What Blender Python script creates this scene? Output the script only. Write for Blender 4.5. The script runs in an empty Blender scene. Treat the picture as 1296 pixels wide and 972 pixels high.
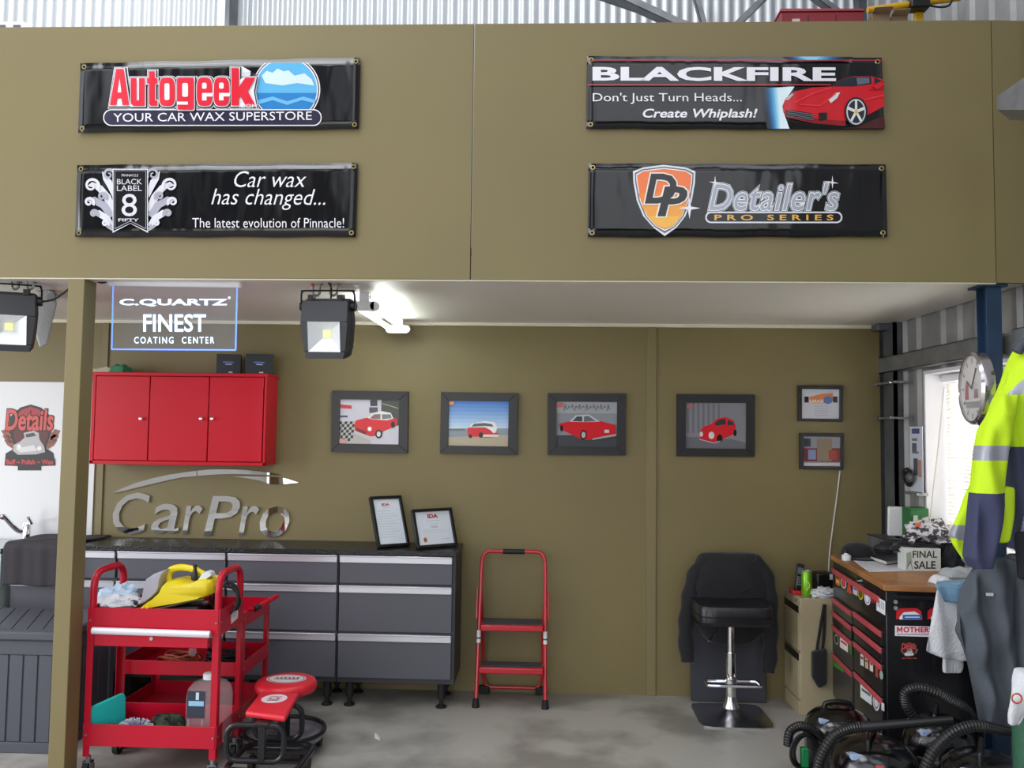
import bpy, bmesh, math, random
from mathutils import Vector, Matrix, noise
from mathutils.geometry import tessellate_polygon
random.seed(7)
sc = bpy.context.scene
col = sc.collection
# ------------------------------------------------------------------ camera
F_PX, CX, CY, EYE = 1050.0, 648.0, 486.0, 1.70
YAW, PITCH, ROLL = math.radians(2.29), math.radians(3.2), 0.0125
fw = Vector((-math.sin(YAW)*math.cos(PITCH), math.cos(YAW)*math.cos(PITCH), math.sin(PITCH)))
rt = Vector((math.cos(YAW), math.sin(YAW), 0)); up = rt.cross(fw)
c_, s_ = math.cos(ROLL), math.sin(ROLL)
R_, U_ = rt*c_ + up*s_, up*c_ - rt*s_
cam_d = bpy.data.cameras.new('camera'); cam = bpy.data.objects.new('camera', cam_d); col.objects.link(cam)
cam_d.sensor_width = 36; cam_d.lens = F_PX/1296*36; cam_d.clip_start = .05
cam.matrix_world = Matrix(((R_.x, U_.x, -fw.x, 0), (R_.y, U_.y, -fw.y, 0), (R_.z, U_.z, -fw.z, EYE), (0, 0, 0, 1)))
sc.camera = cam
sc.view_settings.view_transform = 'Standard'; sc.view_settings.look = 'None'
sc.view_settings.gamma = 1; sc.view_settings.use_curve_mapping = False
sc.view_settings.exposure = 0.33
sc.cycles.max_bounces = 8; sc.cycles.transparent_max_bounces = 16
# ------------------------------------------------------------------ world: sky gradient, with bright and dark blotches added for glossy reflections
w = bpy.data.worlds.new('world'); sc.world = w; w.use_nodes = True
nt = w.node_tree; bg = nt.nodes['Background']
tc = nt.nodes.new('ShaderNodeTexCoord'); sx = nt.nodes.new('ShaderNodeSeparateXYZ')
nt.links.new(tc.outputs['Generated'], sx.inputs[0])
rp = nt.nodes.new('ShaderNodeValToRGB'); nt.links.new(sx.outputs['Z'], rp.inputs[0])
e = rp.color_ramp.elements
e[0].position = 0.0; e[0].color = (.16, .155, .15, 1); e[1].position = 1.0; e[1].color = (.95, .98, 1.05, 1)
x = e.new(.06); x.color = (.55, .56, .58, 1); x = e.new(.45); x.color = (.8, .83, .88, 1)
nz = nt.nodes.new('ShaderNodeTexNoise'); nz.inputs['Scale'].default_value = 2.6; nz.inputs['Detail'].default_value = 1.0; nt.links.new(tc.outputs['Generated'], nz.inputs['Vector'])
r2 = nt.nodes.new('ShaderNodeValToRGB'); nt.links.new(nz.outputs[0], r2.inputs[0])
r2.color_ramp.elements[0].position = .46; r2.color_ramp.elements[0].color = (.16, .16, .16, 1)
r2.color_ramp.elements[1].position = .56; r2.color_ramp.elements[1].color = (1.9, 1.9, 1.9, 1)
mx = nt.nodes.new('ShaderNodeMix'); mx.data_type = 'RGBA'; mx.blend_type = 'MULTIPLY'; mx.inputs[0].default_value = 1
nt.links.new(rp.outputs[0], mx.inputs[6]); nt.links.new(r2.outputs[0], mx.inputs[7]); nt.links.new(mx.outputs[2], bg.inputs[0])
bg.inputs[1].default_value = 1.0
def area(name, loc, rot, sx_, sy_, watts, color=(1, 1, 1)):
    l = bpy.data.lights.new(name, 'AREA'); l.shape = 'RECTANGLE'; l.size = sx_; l.size_y = sy_; l.energy = watts; l.color = color
    o = bpy.data.objects.new(name, l); o.location = loc; o.rotation_euler = rot; col.objects.link(o); return o
area('roller_door_daylight', (-3.0, -5.5, 2.2), (math.radians(90), 0, 0), 5.0, 3.6, 125, (1, .99, .97))
area('roof_light_daylight', (-2.6, 2.6, 6.6), (math.radians(20), math.radians(0), 0), 2.4, 3.0, 110, (.95, .98, 1))
area('left_fill_light', (-6.6, 1.2, 2.0), (math.radians(90), 0, math.radians(-90)), 5.0, 3.4, 190, (.97, .99, 1))  # unseen fill lamp added to brighten the left side under the mezzanine
area('window_daylight', (2.72, 4.35, 1.6), (0, math.radians(90), 0), 1.3, 1.5, 60, (1, .99, .98))
# ------------------------------------------------------------------ pixel (1296x972 frame) -> point on a plane of the room
def ray(px, py): return (px-CX)*R_ - (py-CY)*U_ + F_PX*fw
O_ = Vector((0, 0, EYE))
def at(px, py, Y): d = ray(px, py); return O_ + d*(Y/d.y)
def atx(px, py, X): d = ray(px, py); return O_ + d*(X/d.x)
def atz(px, py, Z): d = ray(px, py); return O_ + d*((Z-EYE)/d.z)
def atp(px, py, p, n): d = ray(px, py); return O_ + d*((p-O_).dot(n)/d.dot(n))
def crop(x0, y0, s): return lambda x, y: (x0+x/s, y0+y/s)
# ------------------------------------------------------------------ materials
def lin(h):
    h = h.lstrip('#'); v = [int(h[i:i+2], 16)/255 for i in (0, 2, 4)]
    return tuple(c/12.92 if c <= .04045 else ((c+.055)/1.055)**2.4 for c in v) + (1,)
MATS = {}
def mat(key, color, rough=.5, metal=0.0, bump=None, coat=0.0, emit=None, trans=0.0, alpha=1.0, mottle=None, sheen=0, spec=.5):
    if key in MATS: return MATS[key]
    m = bpy.data.materials.new(key); m.use_nodes = True; n = m.node_tree; b = n.nodes['Principled BSDF']
    b.inputs['Base Color'].default_value = lin(color); b.inputs['Roughness'].default_value = rough; b.inputs['Metallic'].default_value = metal
    b.inputs['Coat Weight'].default_value = coat; b.inputs['Transmission Weight'].default_value = trans; b.inputs['Alpha'].default_value = alpha
    b.inputs['Specular IOR Level'].default_value = spec
    if sheen: b.inputs['Sheen Weight'].default_value = sheen
    if emit: b.inputs['Emission Color'].default_value = lin(emit[0]); b.inputs['Emission Strength'].default_value = emit[1]
    t = n.nodes.new('ShaderNodeTexCoord')
    if bump:
        sc_, st, det = bump[:3]
        z = n.nodes.new('ShaderNodeTexNoise'); z.inputs['Scale'].default_value = sc_; z.inputs['Detail'].default_value = det
        if len(bump) > 3:
            mp = n.nodes.new('ShaderNodeMapping'); mp.inputs['Scale'].default_value = bump[3]; n.links.new(t.outputs['Object'], mp.inputs[0]); n.links.new(mp.outputs[0], z.inputs['Vector'])
        else: n.links.new(t.outputs['Object'], z.inputs['Vector'])
        bp = n.nodes.new('ShaderNodeBump'); bp.inputs['Strength'].default_value = st; bp.inputs['Distance'].default_value = .01
        n.links.new(z.outputs[0], bp.inputs['Height']); n.links.new(bp.outputs[0], b.inputs['Normal'])
    if mottle:
        z = n.nodes.new('ShaderNodeTexNoise'); z.inputs['Scale'].default_value = mottle[0]; z.inputs['Detail'].default_value = 6
        n.links.new(t.outputs['Object'], z.inputs['Vector'])
        r = n.nodes.new('ShaderNodeValToRGB'); r.color_ramp.elements[0].position = mottle[2] if len(mottle) > 2 else .35; r.color_ramp.elements[1].position = mottle[3] if len(mottle) > 3 else .65
        r.color_ramp.elements[0].color = lin(mottle[1]); r.color_ramp.elements[1].color = lin(color)
        n.links.new(z.outputs[0], r.inputs[0]); n.links.new(r.outputs[0], b.inputs['Base Color'])
    MATS[key] = m; return m
def C(h, rough=.45): return mat('print_' + h.strip('#') + '_' + str(rough), h, rough)
OLIVE = mat('olive_paint', '#7d714a', .5, bump=(60, .05, 3), mottle=(1.2, '#796d49'))
OLIVE_T = mat('olive_trim_paint', '#7f7350', .5)
WHITE = mat('white_paint', '#d9d6cf', .5)
SOFFIT = mat('soffit_white', '#e0dbd4', .35, bump=(3, .03, 2))
CREAM = mat('cream_trim', '#ddd8c4', .45)
CONC = mat('concrete', '#aaa7a1', .4, bump=(25, .12, 6), mottle=(2.2, '#84817b', .40, .56))
GALV = mat('galvanised_steel', '#8f9296', .4, .55, mottle=(9, '#7c7f83'))
GALVD = mat('weathered_steel', '#6c6f74', .45, .4, mottle=(6, '#56595e'))
CORRU = mat('zincalume_cladding', '#c2c6ca', .38, .35)
CORRD = mat('zincalume_inner', '#a3a3a3', .5, .3, mottle=(4, '#8f8f90'))
RED = mat('red_powdercoat', '#c60a26', .32, coat=.05, spec=.3)
REDT = mat('trolley_red', '#b80c2a', .32, coat=.1, spec=.35)
REDV = mat('red_vinyl', '#cf1f30', .38, bump=(120, .08, 2))
REDP = mat('red_handle', '#bb4a52', .4)
BLK = mat('black_plastic', '#121214', .35)
BLKG = mat('black_gloss', '#08080a', .2, coat=.35)
BLKR = mat('black_rubber', '#17171a', .6)
BLKM = mat('black_tube_metal', '#1c1c20', .28, .2)
BFAB = mat('black_fabric', '#18181d', .9, bump=(90, .2, 4), sheen=.15)
CHAR = mat('charcoal_fabric', '#2e2d33', .9, bump=(70, .3, 4))
DGREY = mat('dark_grey_laminate', '#565660', .42, bump=(200, .05, 2))
CARC = mat('charcoal_carcass', '#35353c', .45)
TREAD = mat('black_treadplate', '#242427', .3, .3, bump=(70, .4, 1))
ALU = mat('brushed_aluminium', '#d2d2dc', .3, .6)
CHROME = mat('chrome', '#e6e6ea', .06, 1.0)
MIRROR = mat('mirror_acrylic', '#f2f2f3', .03, 1.0, bump=(5, .16, 1))
PWHITE = mat('white_plastic', '#e4e4e8', .4)
DECK = mat('deck_box_plastic', '#494c55', .5, bump=(150, .08, 2))
BEIGE = mat('beige_steel', '#ab9f80', .45)
WOOD = mat('timber_veneer', '#a9764a', .4, mottle=(5, '#8d5d37'))
BLUE = mat('blue_steel_paint', '#24405f', .4, mottle=(5, '#1c3049'))
YEL = mat('yellow_plastic', '#e8d21c', .3, coat=.2)
HIVIS = mat('hi_vis_fabric', '#c9ee1c', .75, bump=(40, .25, 3))
NAVY = mat('navy_drill', '#3e4260', .85, bump=(60, .25, 4))
REFL = mat('reflective_tape', '#a3a5b2', .35, .2)
TROU = mat('grey_trousers', '#50565f', .85, bump=(50, .25, 4))
TERRY = mat('white_terry', '#d2d4da', .95, bump=(130, .5, 3))
TERRYB = mat('blue_terry', '#6f94b2', .95, bump=(130, .5, 3))
VINYL = mat('black_banner_vinyl', '#0b0b0f', .13, bump=(3.2, 1.3, 2, (1.8, 1, .6)), spec=.5, coat=.15)
GLASS = mat('clear_glass', '#ffffff', .02, trans=1.0)
CLEAR = mat('clear_pet', '#e9f1f6', .05, alpha=.14)
EM_FL = mat('fluorescent_tube', '#ffffff', .4, emit=('#f4fff8', 14))
EM_LED = mat('led_chip', '#f2ef70', .4, emit=('#f6f59a', .7))
EM_BLUE = mat('sign_glow', '#dff0ff', .4, emit=('#a9d4ff', 1.5))
EM_EDGE = mat('sign_edge_glow', '#7fa8ff', .4, emit=('#5b86f2', 1.0))
# ------------------------------------------------------------------ mesh builder (world coordinates; handed to a parent's space on build)
MW = {}
class MB:
    def __init__(s, m=None): s.bm = bmesh.new(); s.mats = []; s.mi = 0; s.m(m)
    def m(s, m):
        if m is not None:
            if m not in s.mats: s.mats.append(m)
            s.mi = s.mats.index(m)
        return s
    def f(s, vs):
        try: f = s.bm.faces.new(vs); f.material_index = s.mi; return f
        except ValueError: return None
    def v(s, p): return s.bm.verts.new(p)
    def box(s, a, b, m=None, M=None, taper=None):
        s.m(m); q = []
        for z in (a[2], b[2]):
            for (x, y) in ((a[0], a[1]), (b[0], a[1]), (b[0], b[1]), (a[0], b[1])):
                p = Vector((x, y, z)); q.append(s.v(M @ p if M else p))
        for i in ((3, 2, 1, 0), (4, 5, 6, 7), (0, 1, 5, 4), (1, 2, 6, 5), (2, 3, 7, 6), (3, 0, 4, 7)): s.f([q[k] for k in i])
        return s
    def rings(s, rs, caps=True, closed=True, matf=None):
        prev = None; first = None
        for i, r in enumerate(rs):
            cur = [s.v(p) for p in r]
            if prev:
                n = len(cur)
                for k in range(n if closed else n-1):
                    f = s.f([prev[k], prev[(k+1) % n], cur[(k+1) % n], cur[k]])
                    if matf and f: s.m(matf(i, k)); f.material_index = s.mi
            else: first = cur
            prev = cur
        if caps and closed: s.f(first[::-1]); s.f(prev)
        return s
    def tube(s, pts, r, seg=8, m=None, closed=False, rip=0, flat=1.0):
        s.m(m); P = [Vector(p) for p in pts]; n = len(P); rs = []
        rad = r if callable(r) else (lambda t: r)
        nrm = None
        for i in range(n):
            t = (P[(i+1) % n]-P[i-1]) if closed else (P[min(i+1, n-1)]-P[max(i-1, 0)])
            t.normalize()
            if nrm is None:
                nrm = Vector((0, 0, 1)) if abs(t.z) < .9 else Vector((1, 0, 0))
            nrm = (nrm - t*nrm.dot(t)).normalized(); bn = t.cross(nrm)
            rr = rad(i/max(1, n-1))*(1+rip*(1 if i % 2 else -1))
            rs.append([P[i]+(nrm*math.cos(2*math.pi*k/seg)*flat+bn*math.sin(2*math.pi*k/seg))*rr for k in range(seg)])
        if closed: rs.append(rs[0])
        s.rings(rs, caps=not closed)
        if closed: bmesh.ops.remove_doubles(s.bm, verts=s.bm.verts, dist=1e-6)
        return s
    def cyl(s, a, b, r, seg=16, m=None, r2=None):
        a, b = Vector(a), Vector(b); r2 = r if r2 is None else r2
        return s.tube([a, b], lambda t: r+(r2-r)*t, seg, m)
    def lathe(s, prof, c=(0, 0, 0), seg=24, m=None, M=None, sx=1, sy=1):
        s.m(m); c = Vector(c); rs = []
        for (r, z) in prof:
            ring = [Vector((r*math.cos(2*math.pi*k/seg)*sx, r*math.sin(2*math.pi*k/seg)*sy, z)) for k in range(seg)]
            rs.append([(M @ p if M else p)+c for p in ring])
        return s.rings(rs)
    def prism(s, front, back, m=None):
        """closed solid between two outlines with the same number of points"""
        s.m(m); tri = tessellate_polygon([[Vector(p) for p in front]])
        A = [s.v(p) for p in front]; B = [s.v(p) for p in back]; n = len(A)
        for t in tri: s.f([A[k] for k in t]); s.f([B[k] for k in reversed(t)])
        for k in range(n): s.f([A[k], A[(k+1) % n], B[(k+1) % n], B[k]])
        return s
    def sheet(s, pts, m=None):
        s.m(m); P = [Vector(p) for p in pts]
        A = [s.v(p) for p in P]
        for t in tessellate_polygon([P]): s.f([A[k] for k in t])
        return s
    def grid(s, fn, nu, nv, m=None, matf=None):
        s.m(m); g = [[s.v(fn(i/nu, j/nv)) for i in range(nu+1)] for j in range(nv+1)]
        for j in range(nv):
            for i in range(nu):
                if matf: s.m(matf((i+.5)/nu, (j+.5)/nv))
                s.f([g[j][i], g[j][i+1], g[j+1][i+1], g[j+1][i]])
        return s
    def blob(s, c, rx, ry, rz, m=None, amp=.15, fr=6, seed=0, seg=20, rin=12, floor=None, crease=0):
        s.m(m); c = Vector(c); rs = []
        for i in range(rin+1):
            ph = math.pi*(i/rin) if 0 < i < rin else (.02 if i == 0 else math.pi-.02)
            ring = []
            for k in range(seg):
                th = 2*math.pi*k/seg
                d = Vector((math.sin(ph)*math.cos(th), math.sin(ph)*math.sin(th), -math.cos(ph)))
                q = 1+amp*noise.noise(d*fr*.5+Vector((seed*3.1, seed, 0))) + crease*abs(noise.noise(d*fr+Vector((seed, 7, 0))))
                p = c+Vector((d.x*rx, d.y*ry, d.z*rz))*q
                if floor is not None and p.z < floor: p.z = floor
                ring.append(p)
            rs.append(ring)
        return s.rings(rs)
    def build(s, name, parent=None, bevel=0, smooth=.6, solid=0, sub=0, local=False, label=None, bseg=2):
        if not solid: bmesh.ops.recalc_face_normals(s.bm, faces=s.bm.faces)
        me = bpy.data.meshes.new(name); s.bm.to_mesh(me); s.bm.free()
        for m in s.mats: me.materials.append(m)
        o = bpy.data.objects.new(name, me); col.objects.link(o)
        if parent is not None:
            o.parent = parent
            W = MW[parent.name]
            if not local: me.transform(W.inverted())
            MW[o.name] = W
        else:
            xs = [v.co for v in me.vertices]
            b = Vector(((min(v.x for v in xs)+max(v.x for v in xs))/2, (min(v.y for v in xs)+max(v.y for v in xs))/2, min(v.z for v in xs)))
            me.transform(Matrix.Translation(-b)); o.location = b; MW[o.name] = Matrix.Translation(b)
        if smooth:
            me.polygons.foreach_set('use_smooth', [True]*len(me.polygons)); me.set_sharp_from_angle(angle=smooth)
        if solid: q = o.modifiers.new('solid', 'SOLIDIFY'); q.thickness = solid; q.offset = 0
        if sub: q = o.modifiers.new('sub', 'SUBSURF'); q.levels = sub; q.render_levels = sub
        if bevel:
            q = o.modifiers.new('bevel', 'BEVEL'); q.width = bevel; q.segments = bseg; q.limit_method = 'ANGLE'; q.angle_limit = .7; q.harden_normals = False
        if label: o['label'] = label
        return o
def tag(o, label, cat, group=None):
    o['label'] = label; o['category'] = cat
    if group: o['group'] = group
    return o
def thing(name, loc, label, cat, group=None, rz=0, M=None):
    o = bpy.data.objects.new(name, None); o.empty_display_size = .1; col.objects.link(o)
    W = M if M is not None else Matrix.Translation(Vector(loc)) @ Matrix.Rotation(rz, 4, 'Z')
    o.matrix_world = W; MW[o.name] = W
    return tag(o, label, cat, group)
def kids(o): return [c for c in bpy.data.objects if c.parent == o]
def copytree(o, parent=None, W=None):
    c = o.copy(); col.objects.link(c)
    if parent is not None: c.parent = parent; MW[c.name] = MW[parent.name]
    else: c.matrix_world = W; MW[c.name] = W
    for ch in kids(o): copytree(ch, c)
    return c
def struct(mb, name, **k): o = mb.build(name, None, **k); o['kind'] = 'structure'; return o
def smooth_path(pts, n=8, closed=False):
    P = [Vector(p) for p in pts]; out = []; N = len(P)
    for i in range(N if closed else N-1):
        g = (lambda k: P[k % N]) if closed else (lambda k: P[max(0, min(N-1, k))])
        a, b, c, d = g(i-1), g(i), g(i+1), g(i+2)
        for j in range(n):
            t = j/n; out.append(.5*((2*b)+(c-a)*t+(2*a-5*b+4*c-d)*t*t+(3*b-a-3*c+d)*t**3))
    if not closed: out.append(P[-1])
    return out
# ------------------------------------------------------------------ printed art: everything given in frame pixels and laid onto a real plane
def text_tris(s, bold=0.0, shear=0.0, spacing=1.0):
    cu = bpy.data.curves.new('t', 'FONT'); cu.body = s; cu.offset = bold; cu.shear = shear; cu.space_character = spacing; cu.resolution_u = 3
    o = bpy.data.objects.new('t', cu); col.objects.link(o)
    dg = bpy.context.evaluated_depsgraph_get(); dg.update(); me = o.evaluated_get(dg).to_mesh()
    vs = [Vector((v.co.x, v.co.y)) for v in me.vertices]; fs = [tuple(p.vertices) for p in me.polygons]
    o.evaluated_get(dg).to_mesh_clear(); bpy.data.objects.remove(o); bpy.data.curves.remove(cu)
    return vs, fs
class Art:
    """flat print: mp maps frame pixels to the surface, n points off the surface towards the viewer"""
    def __init__(s, mp, n, base=.0006, step=.0004): s.mp = mp; s.n = Vector(n); s.off = base; s.step = step; s.mb = MB()
    def up(s): s.off += s.step; return s
    def P(s, x, y, k=0): return s.mp(x, y)+s.n*(s.off+k)
    def poly(s, pts, m, up=True):
        if up: s.up()
        s.mb.sheet([s.P(*p) for p in pts], m); return s
    def rect(s, x0, y0, x1, y1, m, up=True): return s.poly([(x0, y0), (x1, y0), (x1, y1), (x0, y1)], m, up)
    def ell(s, x, y, rx, ry, m, n=28, a0=0, a1=360):
        return s.poly([(x+rx*math.cos(math.radians(a0+(a1-a0)*k/n)), y+ry*math.sin(math.radians(a0+(a1-a0)*k/n))) for k in range(n if a1-a0 == 360 else n+1)], m)
    def rrect(s, x0, y0, x1, y1, r, m, n=6):
        p = []
        for (cx, cy, a) in ((x1-r, y0+r, -90), (x1-r, y1-r, 0), (x0+r, y1-r, 90), (x0+r, y0+r, 180)):
            for k in range(n+1): t = math.radians(a+90*k/n); p.append((cx+r*math.cos(t), cy+r*math.sin(t)))
        return s.poly(p, m)
    def line(s, pts, wd, m):
        s.up(); s.mb.m(m)
        for (a, b) in zip(pts[:-1], pts[1:]):
            d = Vector((b[0]-a[0], b[1]-a[1])); L = d.length or 1; q = Vector((-d.y, d.x))/L*wd/2
            s.mb.sheet([s.P(a[0]+q.x, a[1]+q.y), s.P(b[0]+q.x, b[1]+q.y), s.P(b[0]-q.x, b[1]-q.y), s.P(a[0]-q.x, a[1]-q.y)])
        return s
    def text(s, st, x0, y0, x1, y1, m, bold=0.0, shear=0.0, slope=0.0, thick=0, ref=None, spacing=1.0):
        vs, fs = text_tris(st, bold, shear, spacing)
        if not vs: return s
        rv = vs if ref is None else text_tris(st, ref, shear, spacing)[0]
        a0, a1 = min(v.x for v in rv), max(v.x for v in rv); b0, b1 = min(v.y for v in rv), max(v.y for v in rv)
        s.up(); s.mb.m(m)
        def q(v, k): 
            px = x0+(v.x-a0)/(a1-a0)*(x1-x0); py = y1-(v.y-b0)/(b1-b0)*(y1-y0)+slope*(px-x0); return s.P(px, py, k)
        A = [s.mb.v(q(v, thick)) for v in vs]
        for f in fs: s.mb.f([A[k] for k in f])
        if thick:
            B = [s.mb.v(q(v, 0)) for v in vs]; cnt = {}
            for f in fs:
                s.mb.f([B[k] for k in reversed(f)])
                for i in range(len(f)): cnt[(f[i], f[(i+1) % len(f)])] = 1
            for (i, j) in cnt:
                if (j, i) not in cnt: s.mb.f([A[i], A[j], B[j], B[i]])
        return s
    def build(s, name, parent, **k): 
        o = s.mb.build(name, parent, smooth=0, **k)
        return o
def ycut(Y): return lambda x, y: at(x, y, Y)
NY = (0, -1, 0)
WALL, FASC, CEIL, RX = 5.5, 3.9, 2.413, 2.25
# ================================================================== the room
struct(MB(CONC).box((-7, -6, -.1), (2.6, 6.3, 0)), 'floor')
struct(MB(OLIVE).box((-4.2, WALL, 0), (2.185, WALL+.09, CEIL)), 'wall_back')
for n, (xa, xb) in enumerate(((122, 128), (818, 828))):
    a, b = at(xa, 640, WALL).x, at(xb, 640, WALL).x
    struct(MB(OLIVE_T).box((a, WALL-.012, 0.0), (b+.012, WALL+.002, CEIL-.02)), 'trim_%d' % (n+1), bevel=.003)
struct(MB(CREAM).box((-4.2, WALL-.025, CEIL-.02), (2.185, WALL+.02, CEIL+.002)), 'trim_3')
struct(MB(SOFFIT).box((-4.4, FASC+.03, CEIL), (2.24, 6.02, CEIL+.12)), 'ceiling')
# fascia boards of the mezzanine, seams where the sheets meet
seamL, seamR = at(598, 190, FASC).x, at(1258, 190, FASC).x
ft = 3.662
struct(MB(OLIVE).box((-4.4, FASC, CEIL), (seamL-.0025, FASC+.03, ft)), 'wall_front', bevel=.0015)
struct(MB(OLIVE).box((seamL+.0025, FASC-.001, CEIL), (seamR-.003, FASC+.03, ft)), 'wall_front', bevel=.0015)
struct(MB(OLIVE).prism([(seamR, FASC, CEIL), (2.262, FASC+.012, CEIL), (2.262, FASC+.012, ft), (seamR, FASC, ft)],
                       [(seamR, FASC+.03, CEIL), (2.262, FASC+.045, CEIL), (2.262, FASC+.045, ft), (seamR, FASC+.03, ft)]), 'wall_front')
struct(MB(CREAM).box((-4.4, FASC+.004, CEIL-.006), (seamR, FASC+.03, CEIL)), 'trim_4')
# posts
a, b = at(73, 960, FASC).x, at(91, 960, FASC).x
struct(MB(OLIVE).box((-2.315, FASC+.0, 0), (-2.235, FASC+.11, CEIL-.006)), 'column_left', bevel=.003)
mb = MB(BLUE); X0, X1 = 2.065, 2.135; Y0 = FASC+.05
mb.box((X0, Y0, 0), (X1, Y0+.008, CEIL-.01)).box((X0, Y0+.085, 0), (X1, Y0+.093, CEIL-.01)).box(((X0+X1)/2-.004, Y0+.008, 0), ((X0+X1)/2+.004, Y0+.085, CEIL-.01))
mb.box((X0-.03, Y0-.02, CEIL-.012), (X1+.02, Y0+.11, CEIL-.001))
struct(mb, 'column_right', bevel=.001)
# cladding: ribbed sheet, profile along one axis
def ribbed(prof, pitch, u0, u1, z0, z1, fn, mb):
    pts = []; u = u0
    while u < u1:
        for (du, d) in prof:
            if u+du*pitch <= u1: pts.append((u+du*pitch, d))
        u += pitch
    pts.append((u1, 0))
    A = [mb.v(fn(u, d, z0)) for u, d in pts]; B = [mb.v(fn(u, d, z1)) for u, d in pts]
    for k in range(len(pts)-1): mb.f([A[k], A[k+1], B[k+1], B[k]])
TRIM = ((0, 0), (.56, 0), (.64, .022), (.86, .022), (.94, 0))
ORB = tuple((k/8, .009*math.sin(2*math.pi*k/8)) for k in range(8))
wy0, wy1, wz0, wz1 = 3.72, 4.98, 1.12, 2.06            # window opening in the right wall
mb = MB(CORRD); fx = lambda u, d, z: Vector((RX+.02-d, u, z))
for (u0, u1, z0, z1) in ((-.5, wy0, 0, 6.2), (wy1, 6.05, 0, 6.2), (wy0, wy1, 0, wz0), (wy0, wy1, wz1, 6.2)): ribbed(TRIM, .19, u0, u1, z0, z1, fx, mb)
struct(mb, 'wall_right', smooth=0)
mb = MB(CORRU); ribbed(ORB, .0762, -6, RX, 0, 6.2, lambda u, d, z: Vector((u, 6.05-d, z)), mb)
struct(mb, 'wall_rear_cladding', smooth=.9)
# girts and frame of the right wall
def chan(y0, y1, z0, z1, x0=RX-.075):
    return MB(GALV).box((x0, y0, z0), (RX-.004, y1, z0+.004)).box((x0, y0, z1-.004), (RX-.004, y1, z1)).box((x0, y0, z0), (x0+.004, y1, z1))
struct(chan(4.12, 6.0, 2.10, 2.20), 'beam_1'); struct(chan(2.3, 3.94, 2.10, 2.20), 'beam_2')
struct(chan(wy1+.02, 6.0, .98, 1.06, RX-.16), 'beam_3')
mb = MB(GALVD).box((2.19, 5.30, 0), (2.215, 5.42, CEIL)).box((2.19, 5.30, 0), (2.245, 5.306, CEIL)).box((2.2, 5.44, 0), (2.245, 5.48, CEIL))
struct(mb, 'column_corner')
struct(MB(GALVD).box((2.192, 5.52, 0), (2.245, 5.98, CEIL)), 'wall_corner')
mb = MB(GALV)
for z in (2.02, 1.80): mb.box((2.13, 5.14, z), (2.24, 5.49, z+.012))
for z in (2.02, 1.80):
    for y in (5.2, 5.4): mb.cyl((2.12, y, z+.006), (2.145, y, z+.006), .011, 8, CHROME)
struct(mb, 'beam_4')
a = at(1125, 411, 5.3); struct(MB(GALVD).box((2.12, 5.36, 2.37), (2.2, 5.47, CEIL-.001)), 'beam_5', bevel=.006)
# window: reveal, frame, panes, blind
wx = RX+.15
mb = MB(PWHITE)
for (a, b) in (((RX-.01, wy0-.02, wz1), (wx+.03, wy1+.02, wz1+.02)), ((RX-.01, wy0-.02, wz0-.02), (wx+.03, wy1+.02, wz0)), ((RX-.01, wy1, wz0), (wx+.03, wy1+.02, wz1)), ((RX-.01, wy0-.02, wz0), (wx+.03, wy0, wz1))): mb.box(a, b)
win = mb.build('window_1'); win['kind'] = 'structure'
mb = MB(ALU)
for (a, b) in (((wx, wy0, wz1-.04), (wx+.03, wy1, wz1)), ((wx, wy0, wz0), (wx+.03, wy1, wz0+.04)), ((wx, wy0, wz0), (wx+.03, wy0+.04, wz1)), ((wx, wy1-.04, wz0), (wx+.03, wy1, wz1)), ((wx, (wy0+wy1)/2-.02, wz0), (wx+.03, (wy0+wy1)/2+.02, wz1))): mb.box(a, b)
mb.build('window_frame', win)
MB(GLASS).box((wx+.012, wy0+.04, wz0+.04), (wx+.016, wy1-.04, wz1-.04)).build('pane', win)
BLIND = mat('blind_slat', '#f2efe6', .5); n_ = BLIND.node_tree
tr = n_.nodes.new('ShaderNodeBsdfTranslucent'); tr.inputs[0].default_value = (.9, .88, .84, 1); ms = n_.nodes.new('ShaderNodeMixShader'); ms.inputs[0].default_value = .5
n_.links.new(n_.nodes['Principled BSDF'].outputs[0], ms.inputs[1]); n_.links.new(tr.outputs[0], ms.inputs[2]); n_.links.new(ms.outputs[0], n_.nodes['Material Output'].inputs[0])
bl = thing('venetian_blind', (wx-.035, (wy0+wy1)/2, wz0), 'white slatted blind pulled down in the bright window', 'blind')
MB(PWHITE).box((wx-.07, wy0+.01, wz1-.045), (wx-.015, wy1-.01, wz1-.004)).build('head_rail', bl)
mb = MB(BLIND); z = wz1-.065
while z > wz0+.03:
    M = Matrix.Translation((wx-.04, 0, z)) @ Matrix.Rotation(math.radians(48), 4, 'Y')
    mb.box((-.0125, wy0+.015, -.0008), (.0125, wy1-.015, .0008), M=M); z -= .0215
mb.build('slats', bl)
mb = MB(PWHITE)
for y in (wy0+.18, (wy0+wy1)/2, wy1-.18): mb.tube([(wx-.055, y, wz0+.03), (wx-.055, y, wz1-.03)], .0015, 5)
mb.build('ladder_cords', bl)
mb = MB(mat('cord', '#cfc6bd', .7)); mb.tube(smooth_path([atx(1195, 490, wx-.08), atx(1188, 560, RX+.02), atx(1181, 620, RX-.02), atx(1176, 668, RX-.03)], 6), .003, 6).build('pull_cord', bl)
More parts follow.
